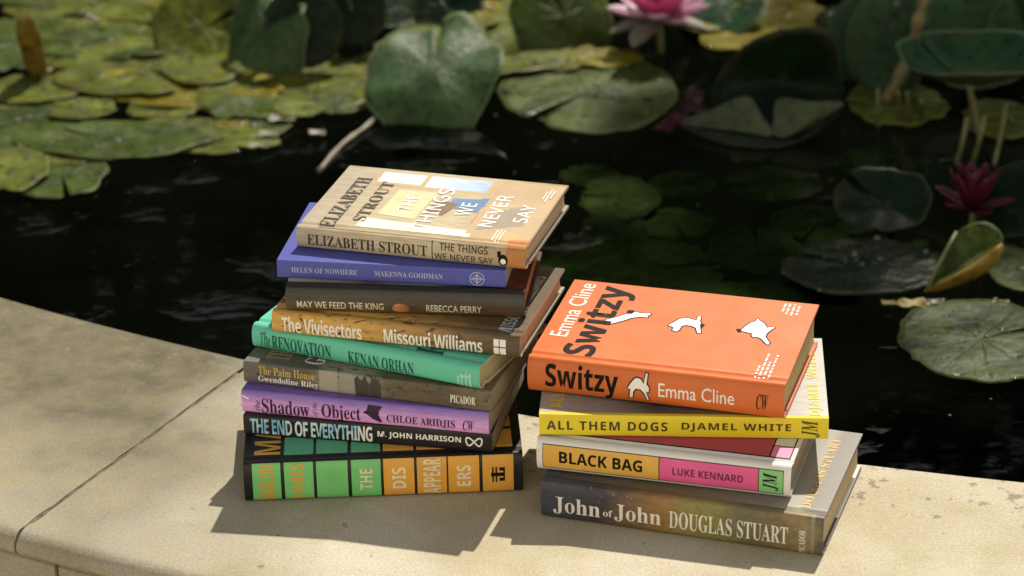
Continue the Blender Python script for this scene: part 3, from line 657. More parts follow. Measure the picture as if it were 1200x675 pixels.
# 8 blue-violet paperback
u = U(325, 593)
VIO = paint((0.072, 0.085, 0.35), 0.40, 0.1, 0.04); SIL = paint((0.38, 0.40, 0.60), 0.4)
b = Book('paperback_book', 'slim blue-violet paperback with small silver capitals, under the topmost cream book', -0.2003, 2.1382, 0.1654, -9.11, 0.1975, 0.129, 0.0160, 'paper', 0.0006, 7, cover=VIO, edge=paint((0.12, 0.11, 0.45)), page=pages((0.55, 0.45, 0.30)))
b.stext('HELEN OF NOWHERE', 'sb', u(342), u(420), 0.36, 0.62, SIL)
b.stext('MAKENNA GOODMAN', 'sb', u(440), u(520), 0.36, 0.62, SIL, 'author_lettering')
circ = [(math.cos(t), math.sin(t)) for t in [k / 28 * math.tau for k in range(28)]]
v, f = ribbon(circ, 0.06, u(560) * b.L, b.sv(0.46), 0.0060, 0.0060)
v2, f2 = ribbon(circ, 0.10, u(560) * b.L, b.sv(0.46), 0.0032, 0.0032)
b.stamp('publisher_mark', [(v, f, SIL), (v2, f2, SIL), b.srect(u(559), u(561), .20, .72, SIL), b.srect(u(553), u(567), .43, .49, SIL)], b.spine, 0.00034)

# 9 cream jacket with a painted room, top of the left stack
u = U(348, 616)
BEI = grad('cream painted wall print', 0, [(0.0, (0.40, 0.34, 0.25)), (0.3, (0.50, 0.42, 0.28)), (0.6, (0.52, 0.44, 0.29)), (0.85, (0.42, 0.33, 0.21)), (1.0, (0.35, 0.26, 0.16))], 0.12, 3, 0.5, 0.34, coat=0.2)
b = Book('hardback_book', 'cream book with a painted sunny room on its cover, topmost of the left stack', -0.1839, 2.1651, 0.1816, -16.48, 0.2047, 0.1392, 0.0195, bulge=0.0028, n=3.0, lift=0.0022, cover=BEI, edge=paint((0.30, 0.27, 0.21)), page=pages((0.60, 0.49, 0.34)))
PANE = grad('pale window print', 0, [(0.0, (0.62, 0.64, 0.66)), (1.0, (0.60, 0.66, 0.74))], 0.2, 5, 0.4, 0.34); PBLUE = grad('blue window print', 0, [(0.3, (0.66, 0.68, 0.70)), (0.55, (0.50, 0.60, 0.76)), (0.8, (0.30, 0.42, 0.66))], 0.08, 5, 0.5, 0.34)
SUNL = paint((0.80, 0.74, 0.60)); TAN = paint((0.36, 0.27, 0.16)); TAN2 = paint((0.50, 0.35, 0.17)); BRO = paint((0.20, 0.13, 0.075)); OR2 = paint((0.50, 0.20, 0.055)); BL2 = paint((0.13, 0.22, 0.42)); GRY = paint((0.30, 0.25, 0.19))
b.stamp('painted_scene', [b.crect(0.17, 0.70, 0.745, 0.965, TAN2), b.crect(0.175, 0.375, 0.79, 0.955, PANE), b.crect(0.395, 0.675, 0.77, 0.955, PBLUE),
    b.crect(0.71, 0.995, 0.03, 0.975, paint((0.46, 0.33, 0.19))),
    b.cpoly([(0.24, .09), (0.735, .09), (0.735, .175), (0.24, .23)], SUNL), b.cpoly([(0.29, .30), (0.46, .27), (0.47, .70), (0.30, .70)], paint((0.66, 0.56, 0.34))),
    b.cpoly([(0.555, .50), (0.70, .46), (0.70, .66), (0.555, .64)], BL2), b.cpoly([(0.48, .42), (0.56, .36), (0.60, .56), (0.50, .60)], BRO), b.cpoly([(0.66, .54), (0.83, .60), (0.80, .70), (0.68, .68)], BL2),
    b.cpoly([(0.70, .31), (0.742, .29), (0.735, .55), (0.715, .58)], OR2), b.cpoly([(0.74, .20), (0.93, .32), (0.90, .62), (0.80, .56)], GRY),
    b.cpoly([(0.79, .02), (0.995, .02), (0.995, .18), (0.86, .22)], TAN2), b.cpoly([(0.905, .01), (0.998, .01), (0.998, .12), (0.91, .10)], OR2), b.crect(0.09, 0.90, 0.012, 0.028, TAN)], b.front)
DKT = paint((0.045, 0.030, 0.018), 0.5)
b.rtext('ELIZABETH', 'sb', 0.082, 0.150, b.dv(0.045), b.dv(0.83), DKT, 'author_lettering', sp=1.05, lift=0.00062)
b.rtext('STROUT', 'sb', 0.205, 0.262, b.dv(0.165), b.dv(0.79), DKT, 'author_lettering', sp=1.05, lift=0.00062)
for t, x0, x1, d0, d1 in (('THE', .356, .415, .37, .62), ('THINGS', .472, .544, .13, .76), ('WE', .610, .676, .39, .585), ('NEVER', .738, .804, .255, .75), ('SAY', .868, .932, .36, .635)):
    b.rtext(t, 'n', x0, x1, b.dv(d0), b.dv(d1), WHITEINK, off=0.006, sp=1.05, lift=0.00062)
ln = []
for k, (x, d0, d1) in enumerate(((.835, .08, .22), (.85, .06, .23), (.865, .05, .22), (.93, .74, .86), (.945, .70, .9), (.96, .76, .88))):
    q = d0
    while q < d1: ln.append(b.crect(x, x + .006, q, min(d1, q + .03), WHITEINK)); q += .037
b.stamp('small_print', ln, b.front, 0.0006)
b.stamp('painted_scene', [b.srect(u(594), u(616), 0.02, 1.0, paint((0.44, 0.19, 0.06)))], b.spine)
b.stext('ELIZABETH STROUT', 'sb', u(361), u(502.7), 0.30, 0.66, DKT, 'author_lettering')
b.stamp('divider', [b.srect(u(508), u(509), .14, .84, DKT)], b.spine, 0.00034)
b.stext('THE THINGS', 'n', u(517), u(573), 0.56, 0.80, DKT, off=0.01)
b.stext('WE NEVER SAY', 'n', u(511), u(579), 0.24, 0.46, DKT, off=0.01)
b.stamp('publisher_mark', [b.spoly([(u(585) + (u(596) - u(585)) * (.5 + .5 * math.cos(t)), .42 + .20 * math.sin(t)) for t in [k / 14 * math.tau for k in range(14)]], INK), b.spoly([(u(590.5) + .012 * math.cos(t), .38 + .10 * math.sin(t)) for t in [k / 12 * math.tau for k in range(12)]], WHITE), b.spoly([(u(584), .52), (u(588), .50), (u(588), .72), (u(584), .70)], INK)], b.spine, 0.0003)

# ---------- right stack, bottom to top
# 1 thick dark aurora jacket
u = U(635, 965)
AUR = grad('night sky to gold print', 0, [(0.0, (0.05, 0.055, 0.075)), (0.22, (0.05, 0.045, 0.055)), (0.33, (0.16, 0.095, 0.055)), (0.42, (0.27, 0.14, 0.05)), (0.52, (0.25, 0.20, 0.06)), (0.62, (0.22, 0.20, 0.06)), (0.72, (0.13, 0.125, 0.075)), (0.84, (0.17, 0.13, 0.06)), (0.93, (0.25, 0.19, 0.09)), (1.0, (0.12, 0.10, 0.07))], 0.11, 3.5, 1.0, 0.36, (3, 0.9, 1), speck=(0.6, 0.6, 0.55))
ACOV = grad('grey weathered print', 0, [(0.0, (0.05, 0.05, 0.06)), (0.5, (0.16, 0.13, 0.06)), (0.80, (0.22, 0.20, 0.165)), (0.90, (0.34, 0.315, 0.275)), (0.94, (0.23, 0.215, 0.19)), (1.0, (0.25, 0.235, 0.21))], 0.03, 4, 0.3, 0.36, (1, 6, 1))
b = Book('hardback_book', 'thick book in a night sky and gold jacket, bottom of the right stack', 0.0217, 2.0077, 0.0006, -18.52, 0.2393, 0.1547, 0.0345, bulge=0.0030, n=4.0, cover=ACOV, spine=AUR, edge=paint((0.10, 0.09, 0.085)), page=pages((0.64, 0.51, 0.31)))
mb = MB(); mb.box(b.L / 2 - 0.045, b.L / 2 - 0.0006, b.D / 2 - 0.095, b.D / 2 - 0.001, 0.00275, 0.0042); mb.build('jacket_flap', [WHITE], b.backp, False)
OF = paint((0.74, 0.70, 0.62))
b.stext('John', 'sb', u(650), u(706), 0.22, 0.60, OF); b.stext('of', 'sb', u(709.5), u(721), 0.31, 0.46, OF); b.stext('John', 'sb', u(723), u(778), 0.24, 0.62, OF)
b.stext('DOUGLAS STUART', 'sb', u(787.5), u(925), 0.26, 0.64, OF, 'author_lettering')
b.rtext('PICADOR', 'sb', u(937.5), u(945), b.sv(0.10), b.sv(0.62), OF, 'publisher_mark', parent=b.spine)
b.stamp('light_band', [b.srect(u(951), u(955), 0.02, 0.99, paint((0.26, 0.23, 0.17)))], b.spine)
b.rtext('DOUGLAS STUART', 'sb', 0.905, 0.938, b.dv(0.08), b.dv(0.90), paint((0.62, 0.42, 0.13)), 'author_lettering', parent=b.front)

# 2 white book with coloured panels
u = U(630, 927.5)
BW = paint((0.70, 0.68, 0.64), 0.32, 0.3, 0.04); PINK = paint((0.66, 0.10, 0.27)); YO = paint((0.66, 0.38, 0.07)); GR3 = paint((0.22, 0.52, 0.19)); DRD = paint((0.42, 0.055, 0.10)); PK2 = paint((0.70, 0.22, 0.38))
b = Book('hardback_book', 'white book with yellow, pink and green panels on its spine, right stack', 0.019, 2.025, 0.0357, -16.12, 0.2143, 0.144, 0.0292, bulge=0.004, n=2.7, cover=BW, edge=paint((0.40, 0.37, 0.33)), page=pages((0.46, 0.36, 0.25)))
b.stamp('colour_panel', [b.srect(u(637), u(919.5), 0.20, 0.80, INK), b.srect(u(637.7), u(774.6), 0.22, 0.78, YO), b.srect(u(775.6), u(890.3), 0.22, 0.78, PINK), b.srect(u(891.3), u(918.7), 0.22, 0.78, GR3)], b.spine)
b.stamp('colour_panel', [b.crect(0.02, 0.985, 0.085, 0.97, INK), b.crect(0.025, 0.90, 0.095, 0.96, DRD), b.crect(0.906, 0.980, 0.02 + .075, 0.225, PK2), b.crect(0.906, 0.980, 0.235, 0.96, BW)], b.front)
b.stext('BLACK BAG', 'S', u(657), u(755.5), 0.37, 0.66, INK, off=0.006)
b.stext('LUKE KENNARD', 'S', u(791), u(873), 0.40, 0.58, paint((0.10, 0.012, 0.04)), 'author_lettering')
b.rtext('JM', 'sbi', u(896), u(914), b.sv(0.30), b.sv(0.72), INK, 'publisher_mark', parent=b.spine, lift=0.0005)

# 3 yellow spine paperback
u = U(631, 970)
YEL = paint((0.70, 0.56, 0.025), 0.32, 0.2, 0.04); DCOV = grad('grey photograph print', 0, [(0.0, (0.42, 0.38, 0.33)), (0.2, (0.30, 0.27, 0.24)), (0.4, (0.08, 0.07, 0.06)), (0.7, (0.20, 0.18, 0.16)), (0.88, (0.45, 0.43, 0.40)), (1.0, (0.52, 0.50, 0.46))], 0.10, 3, 1.0, 0.34)
b = Book('paperback_book', 'paperback with a bright yellow spine, directly under the orange book', 0.0205, 2.0288, 0.0655, -4.19, 0.2397, 0.1546, 0.0192, 'paper', 0.0006, 7, cover=DCOV, spine=YEL, back=YEL, edge=paint((0.60, 0.52, 0.2)), page=pages((0.60, 0.50, 0.34)))
b.stext('ALL THEM DOGS', 'S', u(640), u(782), 0.30, 0.68, paint((0.05, 0.035, 0.01)), sp=1.15)
b.stext('DJAMEL WHITE', 'S', u(798.5), u(926.5), 0.30, 0.68, paint((0.05, 0.035, 0.01)), 'author_lettering', sp=1.15)
b.rtext('JM', 'sbi', u(939), u(960), b.sv(0.14), b.sv(0.86), paint((0.07, 0.05, 0.02)), 'publisher_mark', parent=b.spine)
YT = paint((0.70, 0.58, 0.05))
b.rtext('ALL THEM DOGS', 'S', 0.034, 0.080, b.dv(0.07), b.dv(0.95), YT, sp=1.15)
b.rtext('DJAMEL WHITE', 'S', 0.935, 0.982, b.dv(-0.02 + .05), b.dv(0.82), YT, 'author_lettering', sp=1.1)

# 4 orange jacket with leaping dogs, top of the right stack
u = U(619, 921)
ORA = paint((0.60, 0.140, 0.030), 0.34, 0.25, 0.05)
b = Book('hardback_book', 'bright orange book with white leaping dogs, topmost of the right stack', 0.0128, 2.0715, 0.0862, -16.8, 0.2193, 0.1485, 0.0320, bulge=0.0042, n=2.5, lift=0.006, tilt=0.0, cover=ORA, edge=paint((0.52, 0.13, 0.06)), page=pages((0.60, 0.46, 0.24)))
mb = MB()
yy = b.D / 2 - 0.004
mb.add([(-b.L / 2 + .003, -b.D / 2 + .02, .0272), (b.L / 2 - .002, -b.D / 2 + .02, .0272), (b.L / 2 - .002, yy, .0312), (-b.L / 2 + .003, yy, .0312), (-b.L / 2 + .003, -b.D / 2 + .02, .0279), (b.L / 2 - .002, -b.D / 2 + .02, .0279), (b.L / 2 - .002, yy, .0322), (-b.L / 2 + .003, yy, .0322)], [(3, 2, 1, 0), (4, 5, 6, 7), (0, 1, 5, 4), (1, 2, 6, 5), (2, 3, 7, 6), (3, 0, 4, 7)])
mb.build('endpaper', [paint((0.55, 0.04, 0.035))], b.front, False)
b.rtext('Emma Cline', 's', 0.029, 0.100, b.dv(0.285), b.dv(0.965), WHITEINK, 'author_lettering', off=0.002, lift=0.0003)
b.rtext('Switzy', 'S', 0.106, 0.280, b.dv(0.085), b.dv(0.965), INK, lift=0.00036, off=0.006)
ln = []
for k, (x, d0, d1) in enumerate(((.868, .87, .98), (.886, .84, .985), (.906, .83, .98), (.926, .84, .97), (.872, .05, .19), (.888, .03, .34), (.906, .03, .25), (.924, .03, .33))):
    q = d0; r2 = random.Random(k)
    while q < d1 - .005: e = min(d1, q + r2.uniform(.018, .05)); ln.append(b.crect(x, x + .0075, q, e, WHITEINK)); q = e + .012
b.stamp('small_print', ln, b.front, 0.0004)
for bd, bl in DOGS: dog(b, bd, bl)
dog(b, DOG_SPINE, None, True)
b.stext('Switzy', 'S', u(640.5), u(727.5), 0.12, 0.84, INK, off=0.006)
b.stext('Emma Cline', 's', u(775), u(863.5), 0.34, 0.66, WHITEINK, 'author_lettering', off=0.002)
b.stext('CW', 'sbi', u(889), u(903), 0.30, 0.66, INK, 'publisher_mark')

# ================================================================== POND PLANTS
OLIVE = (0.135, 0.135, 0.032)
LM = {
 'olive': leafmat('olive lily leaf', (0.195, 0.240, 0.034), (0.23, 0.24, 0.045), spots=(0.060, 0.060, 0.012), rough=0.34, mott=0.75),
 'yellow': leafmat('yellowing lily leaf', (0.33, 0.29, 0.018), (0.33, 0.29, 0.03), spots=(0.15, 0.10, 0.012), rough=0.34, mott=0.6),
 'green': leafmat('green lily leaf', (0.100, 0.155, 0.026), (0.14, 0.18, 0.04), spots=(0.035, 0.050, 0.012), rough=0.34, mott=0.75),
 'holed': leafmat('worn lily leaf', (0.110, 0.150, 0.030), (0.14, 0.17, 0.045), spots=(0.045, 0.060, 0.018), rough=0.34, hole=(0.008, 0.010, 0.006), mott=0.75),
 'blotch': leafmat('blotched lily leaf', (0.085, 0.130, 0.034), (0.085, 0.135, 0.036), spots=(0.008, 0.014, 0.006), rough=0.36, mott=0.6),
 'blue': leafmat('waxy blue green lily leaf', (0.085, 0.165, 0.060), (0.19, 0.26, 0.11), rough=0.34, mott=0.5),
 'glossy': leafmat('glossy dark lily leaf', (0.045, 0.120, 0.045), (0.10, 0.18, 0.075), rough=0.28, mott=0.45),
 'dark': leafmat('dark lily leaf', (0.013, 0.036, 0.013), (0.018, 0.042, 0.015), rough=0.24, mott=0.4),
 'sunk': leafmat('drowned lily leaf', (0.30, 0.44, 0.15), (0.40, 0.50, 0.20), spots=(0.12, 0.15, 0.05), rough=0.6, mott=0.7),
 'under': leafmat('pale leaf underside', (0.15, 0.18, 0.095), (0.20, 0.22, 0.12), True, rough=0.5, mott=0.3),
 'rust': leafmat('yellow brown leaf underside', (0.36, 0.24, 0.035), (0.42, 0.30, 0.06), True, rough=0.5, mott=0.4),
}
MSTALK = simple('leaf stalk', (0.13, 0.13, 0.045), 0.5, 0.4, 60); MSTALKB = simple('knotty brown stalk', (0.16, 0.13, 0.05), 0.6, 0.55, 50, 0.8)
def blade_mesh(r, sx=1, sy=1, notch=12, spin=0, cup=0.0, fold=0.0, wave=0.0, kw=3, droop=0.0, ph=0.0, edge=0.03, th=0.0012, seed=0, bite=0.0):
    """round notched leaf in local XY; notch points to angle spin"""
    nt_, nr = 60, 12; top, uv = [], []
    h = R(notch)
    for j in range(nt_ + 1):
        t = R(spin) + h + (math.tau - 2 * h) * j / nt_
        e = 1 + edge * noise.noise(Vector((math.cos(t) * 2.2 + seed, math.sin(t) * 2.2, seed * 1.7))) * 2 + edge * 0.5 * noise.noise(Vector((math.cos(t) * 7, math.sin(t) * 7, seed)))
        e -= bite * max(0, noise.noise(Vector((math.cos(t) * 4.5 + seed * 3, math.sin(t) * 4.5, seed))) - 0.28)
        for i in range(nr + 1):
            q = i / nr; rr_ = q * e
            # round off the two lobes at the notch
            dn = min(j, nt_ - j) / nt_; rr_ *= 1 - 0.10 * max(0, 1 - dn * 16) ** 2
            x, y = rr_ * math.cos(t) * sx, rr_ * math.sin(t) * sy
            z = cup * q * q + fold * abs(x) + wave * math.sin(kw * t + ph) * q * q - droop * max(0, -y) ** 2 + 0.02 * noise.noise(Vector((x * 2.5 + seed, y * 2.5, 0))) + 0.010 * noise.noise(Vector((x * 7 + seed, y * 7, 2)))
            top.append(Vector((x * r, y * r, z * r))); uv.append((j / nt_, q))
    f = []
    for j in range(nt_):
        for i in range(nr):
            a = j * (nr + 1) + i; f.append((a, a + 1, a + nr + 2, a + nr + 1))
    n = len(top); nrm = [Vector((0, 0, 0)) for _ in top]
    for q in f:
        c = (top[q[2]] - top[q[0]]).cross(top[q[3]] - top[q[1]])
        for i in q: nrm[i] += c
    bot = [p - (m.normalized() if m.length > 0 else Vector((0, 0, 1))) * th for p, m in zip(top, nrm)]
    v = top + bot; uv = uv + uv; F = list(f) + [tuple(i + n for i in reversed(q)) for q in f]; mi = [0] * len(f) + [1] * len(f)
    rim = [(j, nr) for j in range(nt_ + 1)]; edge_ = [j * (nr + 1) + nr for j in range(nt_ + 1)]
    for a, b_ in zip(edge_, edge_[1:]): F.append((a, a + n, b_ + n, b_)); mi.append(0)
    e0 = list(range(nr + 1)); e1 = [nt_ * (nr + 1) + i for i in range(nr + 1)]
    for a, b_ in zip(e0, e0[1:]): F.append((a, a + n, b_ + n, b_)); mi.append(0)
    for a, b_ in zip(e1, e1[1:]): F.append((b_, b_ + n, a + n, a)); mi.append(0)
    return mesh_from(v, F, True, 'leaf', mi, uv)
def flat_pad(px, py, wpx, hpx, mat, label, notch=4, spin=None, z=None, group=None, rnd=random.Random(11), name='lily_pad', **k):
    z = (WZ + 0.003 + rnd.uniform(0, 0.006)) if z is None else z
    p = at(px, py, z); m = pxm(p); r = wpx / 2 / m
    d = p - Vector((0, 0, CAM_H)); sn = abs(d.z) / d.length
    sy = min(1.5, max(0.45, hpx / (wpx * sn)))
    seed = rnd.uniform(0, 50); spin = rnd.uniform(0, 360) if spin is None else spin
    k.setdefault('wave', rnd.uniform(0.006, 0.022)); k.setdefault('ph', rnd.uniform(0, 6)); k.setdefault('cup', rnd.uniform(0.0, 0.03)); k.setdefault('bite', rnd.choice((0.2, 0.5, 0.9))); k.setdefault('edge', 0.09)
    k.setdefault('kw', 4)
    me = blade_mesh(r, 1, sy, notch, spin, seed=seed, **k)
    lowest = min(v.co.z for v in me.vertices)
    o = link(name, me, None, [LM[mat], LM['under']]); o.location = p + Vector((0, 0, max(0, -lowest - 0.5 * (-lowest)) if z > WZ else 0))
    tag(o, label, 'lily pad', group)
    return o
G = 'lily pads floating on the pond'
PADS = [
 (105, 22, 200, 52, 'olive', 'olive pad at the far left edge of the pond, behind the dull green pad'),
 (20, 50, 150, 62, 'green', 'dull green pad behind the curled brown leaf'),
 (135, 52, 190, 40, 'green', 'green pad lying between the olive far pad and the glossy pad'),
 (172, 80, 236, 66, 'olive', 'large glossy olive pad with a silvery sheen, right of the curled brown leaf'),
 (228, 108, 210, 44, 'yellow', 'yellowing narrow pad in front of the large glossy olive pad'),
 (335, 108, 215, 66, 'olive', 'wide olive pad under the drooping folded leaf'),
 (38, 105, 112, 34, 'olive', 'small olive pad beneath the curled brown leaf'),
 (36, 142, 126, 50, 'green', 'green pad cut by the left edge of the photo, above the lowest left pads'),
 (140, 165, 232, 44, 'green', 'long speckled green pad bordering the dark water on the left'),
 (255, 165, 150, 30, 'olive', 'narrow olive pad beside the pale reflection streak'),
 (72, 206, 112, 52, 'green', 'nearest small green pad on the left, touching the open dark water'),
 (14, 200, 90, 50, 'olive', 'olive pad tucked behind the nearest small pad at the left edge'),
 (425, 98, 120, 62, 'olive', 'olive pad just left of the big veined leaf'),
 (555, 58, 240, 66, 'olive', 'broad olive pad behind the big veined leaf'),
 (635, 62, 118, 38, 'yellow', 'yellow green pad with a torn edge behind the large worn pad'),
 (690, 108, 206, 94, 'holed', 'large worn green pad with dark holes, in front of the pink flower'),
 (712, 68, 80, 22, 'yellow', 'small yellow pad at the back rim of the large worn pad'),
 (902, 30, 206, 64, 'yellow', 'sunny yellow green pad with bright glints right of the pink flower'),
 (605, 18, 90, 46, 'olive', 'olive pad between the two small yellow leaves and the domed leaf'),
 (1050, 122, 120, 52, 'olive', 'olive pad under the knotty brown stalk'),
 (1178, 140, 100, 44, 'olive', 'olive pad under the bowl shaped leaf at the right edge'),
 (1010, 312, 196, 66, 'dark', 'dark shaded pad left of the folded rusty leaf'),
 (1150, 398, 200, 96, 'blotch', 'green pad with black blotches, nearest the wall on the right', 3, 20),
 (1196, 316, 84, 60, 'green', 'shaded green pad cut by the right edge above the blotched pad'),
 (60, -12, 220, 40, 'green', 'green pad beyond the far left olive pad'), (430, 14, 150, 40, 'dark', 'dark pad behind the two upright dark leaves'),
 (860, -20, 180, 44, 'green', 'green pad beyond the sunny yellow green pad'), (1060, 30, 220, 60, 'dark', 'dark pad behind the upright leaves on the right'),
]
for q in PADS: flat_pad(*q, group=None, **(dict(bite=0.15, edge=0.03, wave=0.004, cup=0.0) if q[4] in ('blotch', 'holed', 'dark') else {}))
MORE = [(60, 70, 90, 26, 'green'), (95, 128, 80, 24, 'olive'), (190, 128, 90, 22, 'olive'), (285, 126, 100, 26, 'green'), (210, 150, 110, 24, 'olive'), (95, 182, 90, 24, 'olive'), (22, 172, 80, 26, 'green'), (180, 30, 90, 30, 'olive'), (250, 84, 80, 24, 'olive'), (365, 78, 90, 30, 'olive'), (395, 122, 70, 24, 'green'), (8, 118, 60, 22, 'olive'), (130, 92, 80, 22, 'yellow'), (300, 148, 80, 20, 'green'), (58, 8, 110, 26, 'olive'), (170, 6, 120, 26, 'yellow'), (500, 36, 70, 22, 'green'), (600, 48, 70, 20, 'olive'), (655, 74, 60, 18, 'olive'), (350, 128, 60, 18, 'olive')]
for px, py, wp, hp, mt_ in MORE:
    flat_pad(px, py, wp, hp, mt_, 'small mottled pad crowded between the larger pads in the left half of the pond', group='small pads crowding the left half of the pond')
DIM = [(690, 300, 120, 40), (790, 262, 90, 36), (960, 262, 120, 44), (1090, 300, 90, 36), (905, 215, 110, 40), (1040, 190, 120, 40), (800, 215, 80, 30), (690, 205, 70, 24), (960, 340, 110, 40)]
for px, py, wp, hp in DIM:
    flat_pad(px, py, wp, hp, 'sunk', 'dim drowned leaf under the shaded dark water right of centre', z=WZ - 0.014, cup=0.0, wave=0.012, edge=0.08, name='sunken_lily_pad', group='drowned leaves under the shaded water')
for px, py, wp, hp, lb_ in [(725, 232, 96, 50, 'dim sunken pad behind the gap between the stacks, farthest of its cluster'), (720, 268, 80, 44, 'small dim brownish sunken pad in the middle of its cluster'), (745, 315, 220, 72, 'wide dim sunken pad showing just above the orange book'), (888, 292, 110, 56, 'dim sunken pad to the right above the orange book'), (850, 348, 200, 40, 'dim sunken pad half hidden by the back of the orange book')]:
    flat_pad(px, py, wp, hp, 'sunk', lb_, z=WZ - 0.005, cup=0.0, wave=0.01, edge=0.05, name='sunken_lily_pad')
for px, py in ((263, 146), (281, 145)):
    flat_pad(px, py, 20, 11, 'yellow', 'pair of tiny bright green pads on the dark gap left of the pale reed', group='tiny bright green pads', notch=5)
for px, py, ww in ((562, 25, 40), (572, 10, 34)):
    flat_pad(px, py, ww, 18, 'yellow', 'small bright yellow leaf %s above the big veined leaf' % ('nearer' if py > 20 else 'farther'), notch=4, z=WZ + 0.03, cup=0.1)

def raised(name, label, px, py, z, r, nrm, mats=('blue', 'under'), spin=90, stalk=True, foot=None, cat='lily leaf', roll=0, **k):
    p = at(px, py, z); root = empty(name, (p.x, p.y, WZ)); tag(root, label, cat)
    n = Vector(nrm).normalized(); y = (Vector((0, 0, 1)) - n * n.z)
    y = y.normalized() if y.length > 0.2 else (Vector((0, 1, 0)) - n * n.y).normalized()
    x = y.cross(n); m = Matrix((x, y, n)).transposed() @ Matrix.Rotation(R(roll), 3, 'Z')
    k.setdefault('seed', px * 0.37)
    me = blade_mesh(r, spin=spin, **k); me.transform(Matrix.Translation((0, 0, z - WZ)) @ m.to_4x4())
    link('leaf_blade', me, root, [LM[mats[0]], LM[mats[1]]])
    if stalk:
        b0 = Vector((0, 0, z - WZ)) - n * 0.004; ft = Vector((foot[0], foot[1], -0.05)) if foot else Vector((-n.x * 0.06 + 0.01, -n.y * 0.05 + 0.03, -0.05))
        mb = MB(); pts = [b0.lerp(ft, t) + Vector((0, 0.012 * math.sin(t * 3.1), 0)) for t in [k_ / 8 for k_ in range(9)]]
        mb.tube(pts, 0.0042, 8, 0, 0.2); mb.build('stalk', [MSTALK], root)
    return root
raised('lily_leaf', 'big round veined leaf raised above the pads behind the left stack', 508, 78, WZ + 0.055, 0.087, (-0.05, -0.27, 0.95), ('blue', 'under'), spin=98, notch=3, droop=0.50, wave=0.085, kw=5, ph=1.0, edge=0.11, sy=1.22)
raised('lily_leaf', 'pale green folded leaf drooping at the top of the photo, left of two dark leaves', 306, 22, WZ + 0.075, 0.062, (-0.25, -0.50, 0.82), ('blue', 'under'), spin=80, notch=14, droop=0.5, wave=0.26, kw=3, ph=0.6, fold=-0.45, edge=0.10)
raised('lily_leaf', 'dark upright leaf right of the pale green folded leaf', 356, 34, WZ + 0.060, 0.052, (0.1, -0.95, 0.30), ('dark', 'under'), spin=90, notch=8, cup=0.1, droop=0.1)
raised('lily_leaf', 'second dark upright leaf, between the first and the big veined leaf', 412, 12, WZ + 0.060, 0.048, (0.05, -0.95, 0.25), ('dark', 'under'), spin=100, notch=8, cup=0.1)
raised('lily_leaf', 'olive tilted leaf at the top of the photo, left of the pale green folded leaf', 238, 32, WZ + 0.035, 0.070, (-0.1, -0.62, 0.78), ('olive', 'under'), spin=30, notch=8, cup=0.1, wave=0.05)
raised('lily_leaf', 'dark blue green leaf above the big veined leaf, beside the small yellow leaves', 524, 10, WZ + 0.03, 0.054, (-0.25, -0.55, 0.80), ('dark', 'under'), spin=60, notch=8, cup=0.1, sy=0.8)
raised('lily_leaf', 'domed green leaf standing left of the pink flower', 662, 18, WZ + 0.05, 0.074, (0.30, -0.66, 0.68), ('green', 'under'), spin=100, notch=8, droop=0.4, fold=-0.2)
raised('lily_leaf', 'dark green leaf right behind the pink flower', 845, 12, WZ + 0.02, 0.066, (-0.22, -0.30, 0.93), ('glossy', 'dark'), spin=50, notch=7, cup=0.05, droop=0.2)
raised('lily_leaf', 'leftmost of the upright glossy leaves at the upper right, with a pale rim', 1004, 44, WZ + 0.055, 0.053, (-0.45, -0.80, 0.40), ('glossy', 'under'), spin=80, notch=8, sx=0.75, sy=1.05, fold=0.15)
raised('lily_leaf', 'upright glossy green leaf left of the knotty brown stalk', 1043, 50, WZ + 0.065, 0.065, (-0.30, -0.90, 0.30), ('glossy', 'under'), spin=85, notch=8, sx=0.85, sy=1.1, fold=0.12)
raised('lily_leaf', 'large dark leaf with a pale turned edge behind the bowl shaped leaf', 1150, 36, WZ + 0.085, 0.086, (-0.15, -0.72, 0.66), ('glossy', 'under'), spin=0, notch=8, cup=0.18, wave=0.06, kw=2, ph=2.0)
raised('lily_leaf', 'blue green leaf cut by the right edge of the photo near its top', 1205, 40, WZ + 0.09, 0.055, (-0.5, -0.7, 0.5), ('glossy', 'under'), spin=120, notch=8, cup=0.1)
raised('lily_leaf', 'bowl shaped leaf on a thin stalk above the dark red flower', 1135, 92, WZ + 0.075, 0.088, (0.0, -0.10, 1.0), ('glossy', 'under'), spin=140, notch=5, cup=0.42, sy=0.8, wave=0.05, kw=3, foot=(0.03, -0.02))
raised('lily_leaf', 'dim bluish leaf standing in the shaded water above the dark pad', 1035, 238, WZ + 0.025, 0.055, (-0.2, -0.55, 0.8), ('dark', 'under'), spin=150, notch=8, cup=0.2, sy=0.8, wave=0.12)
raised('lily_leaf', 'dark leaf rising at the right edge beside the dark red flower', 1196, 236, WZ + 0.03, 0.050, (-0.4, -0.5, 0.75), ('dark', 'under'), spin=0, notch=6, cup=0.15)

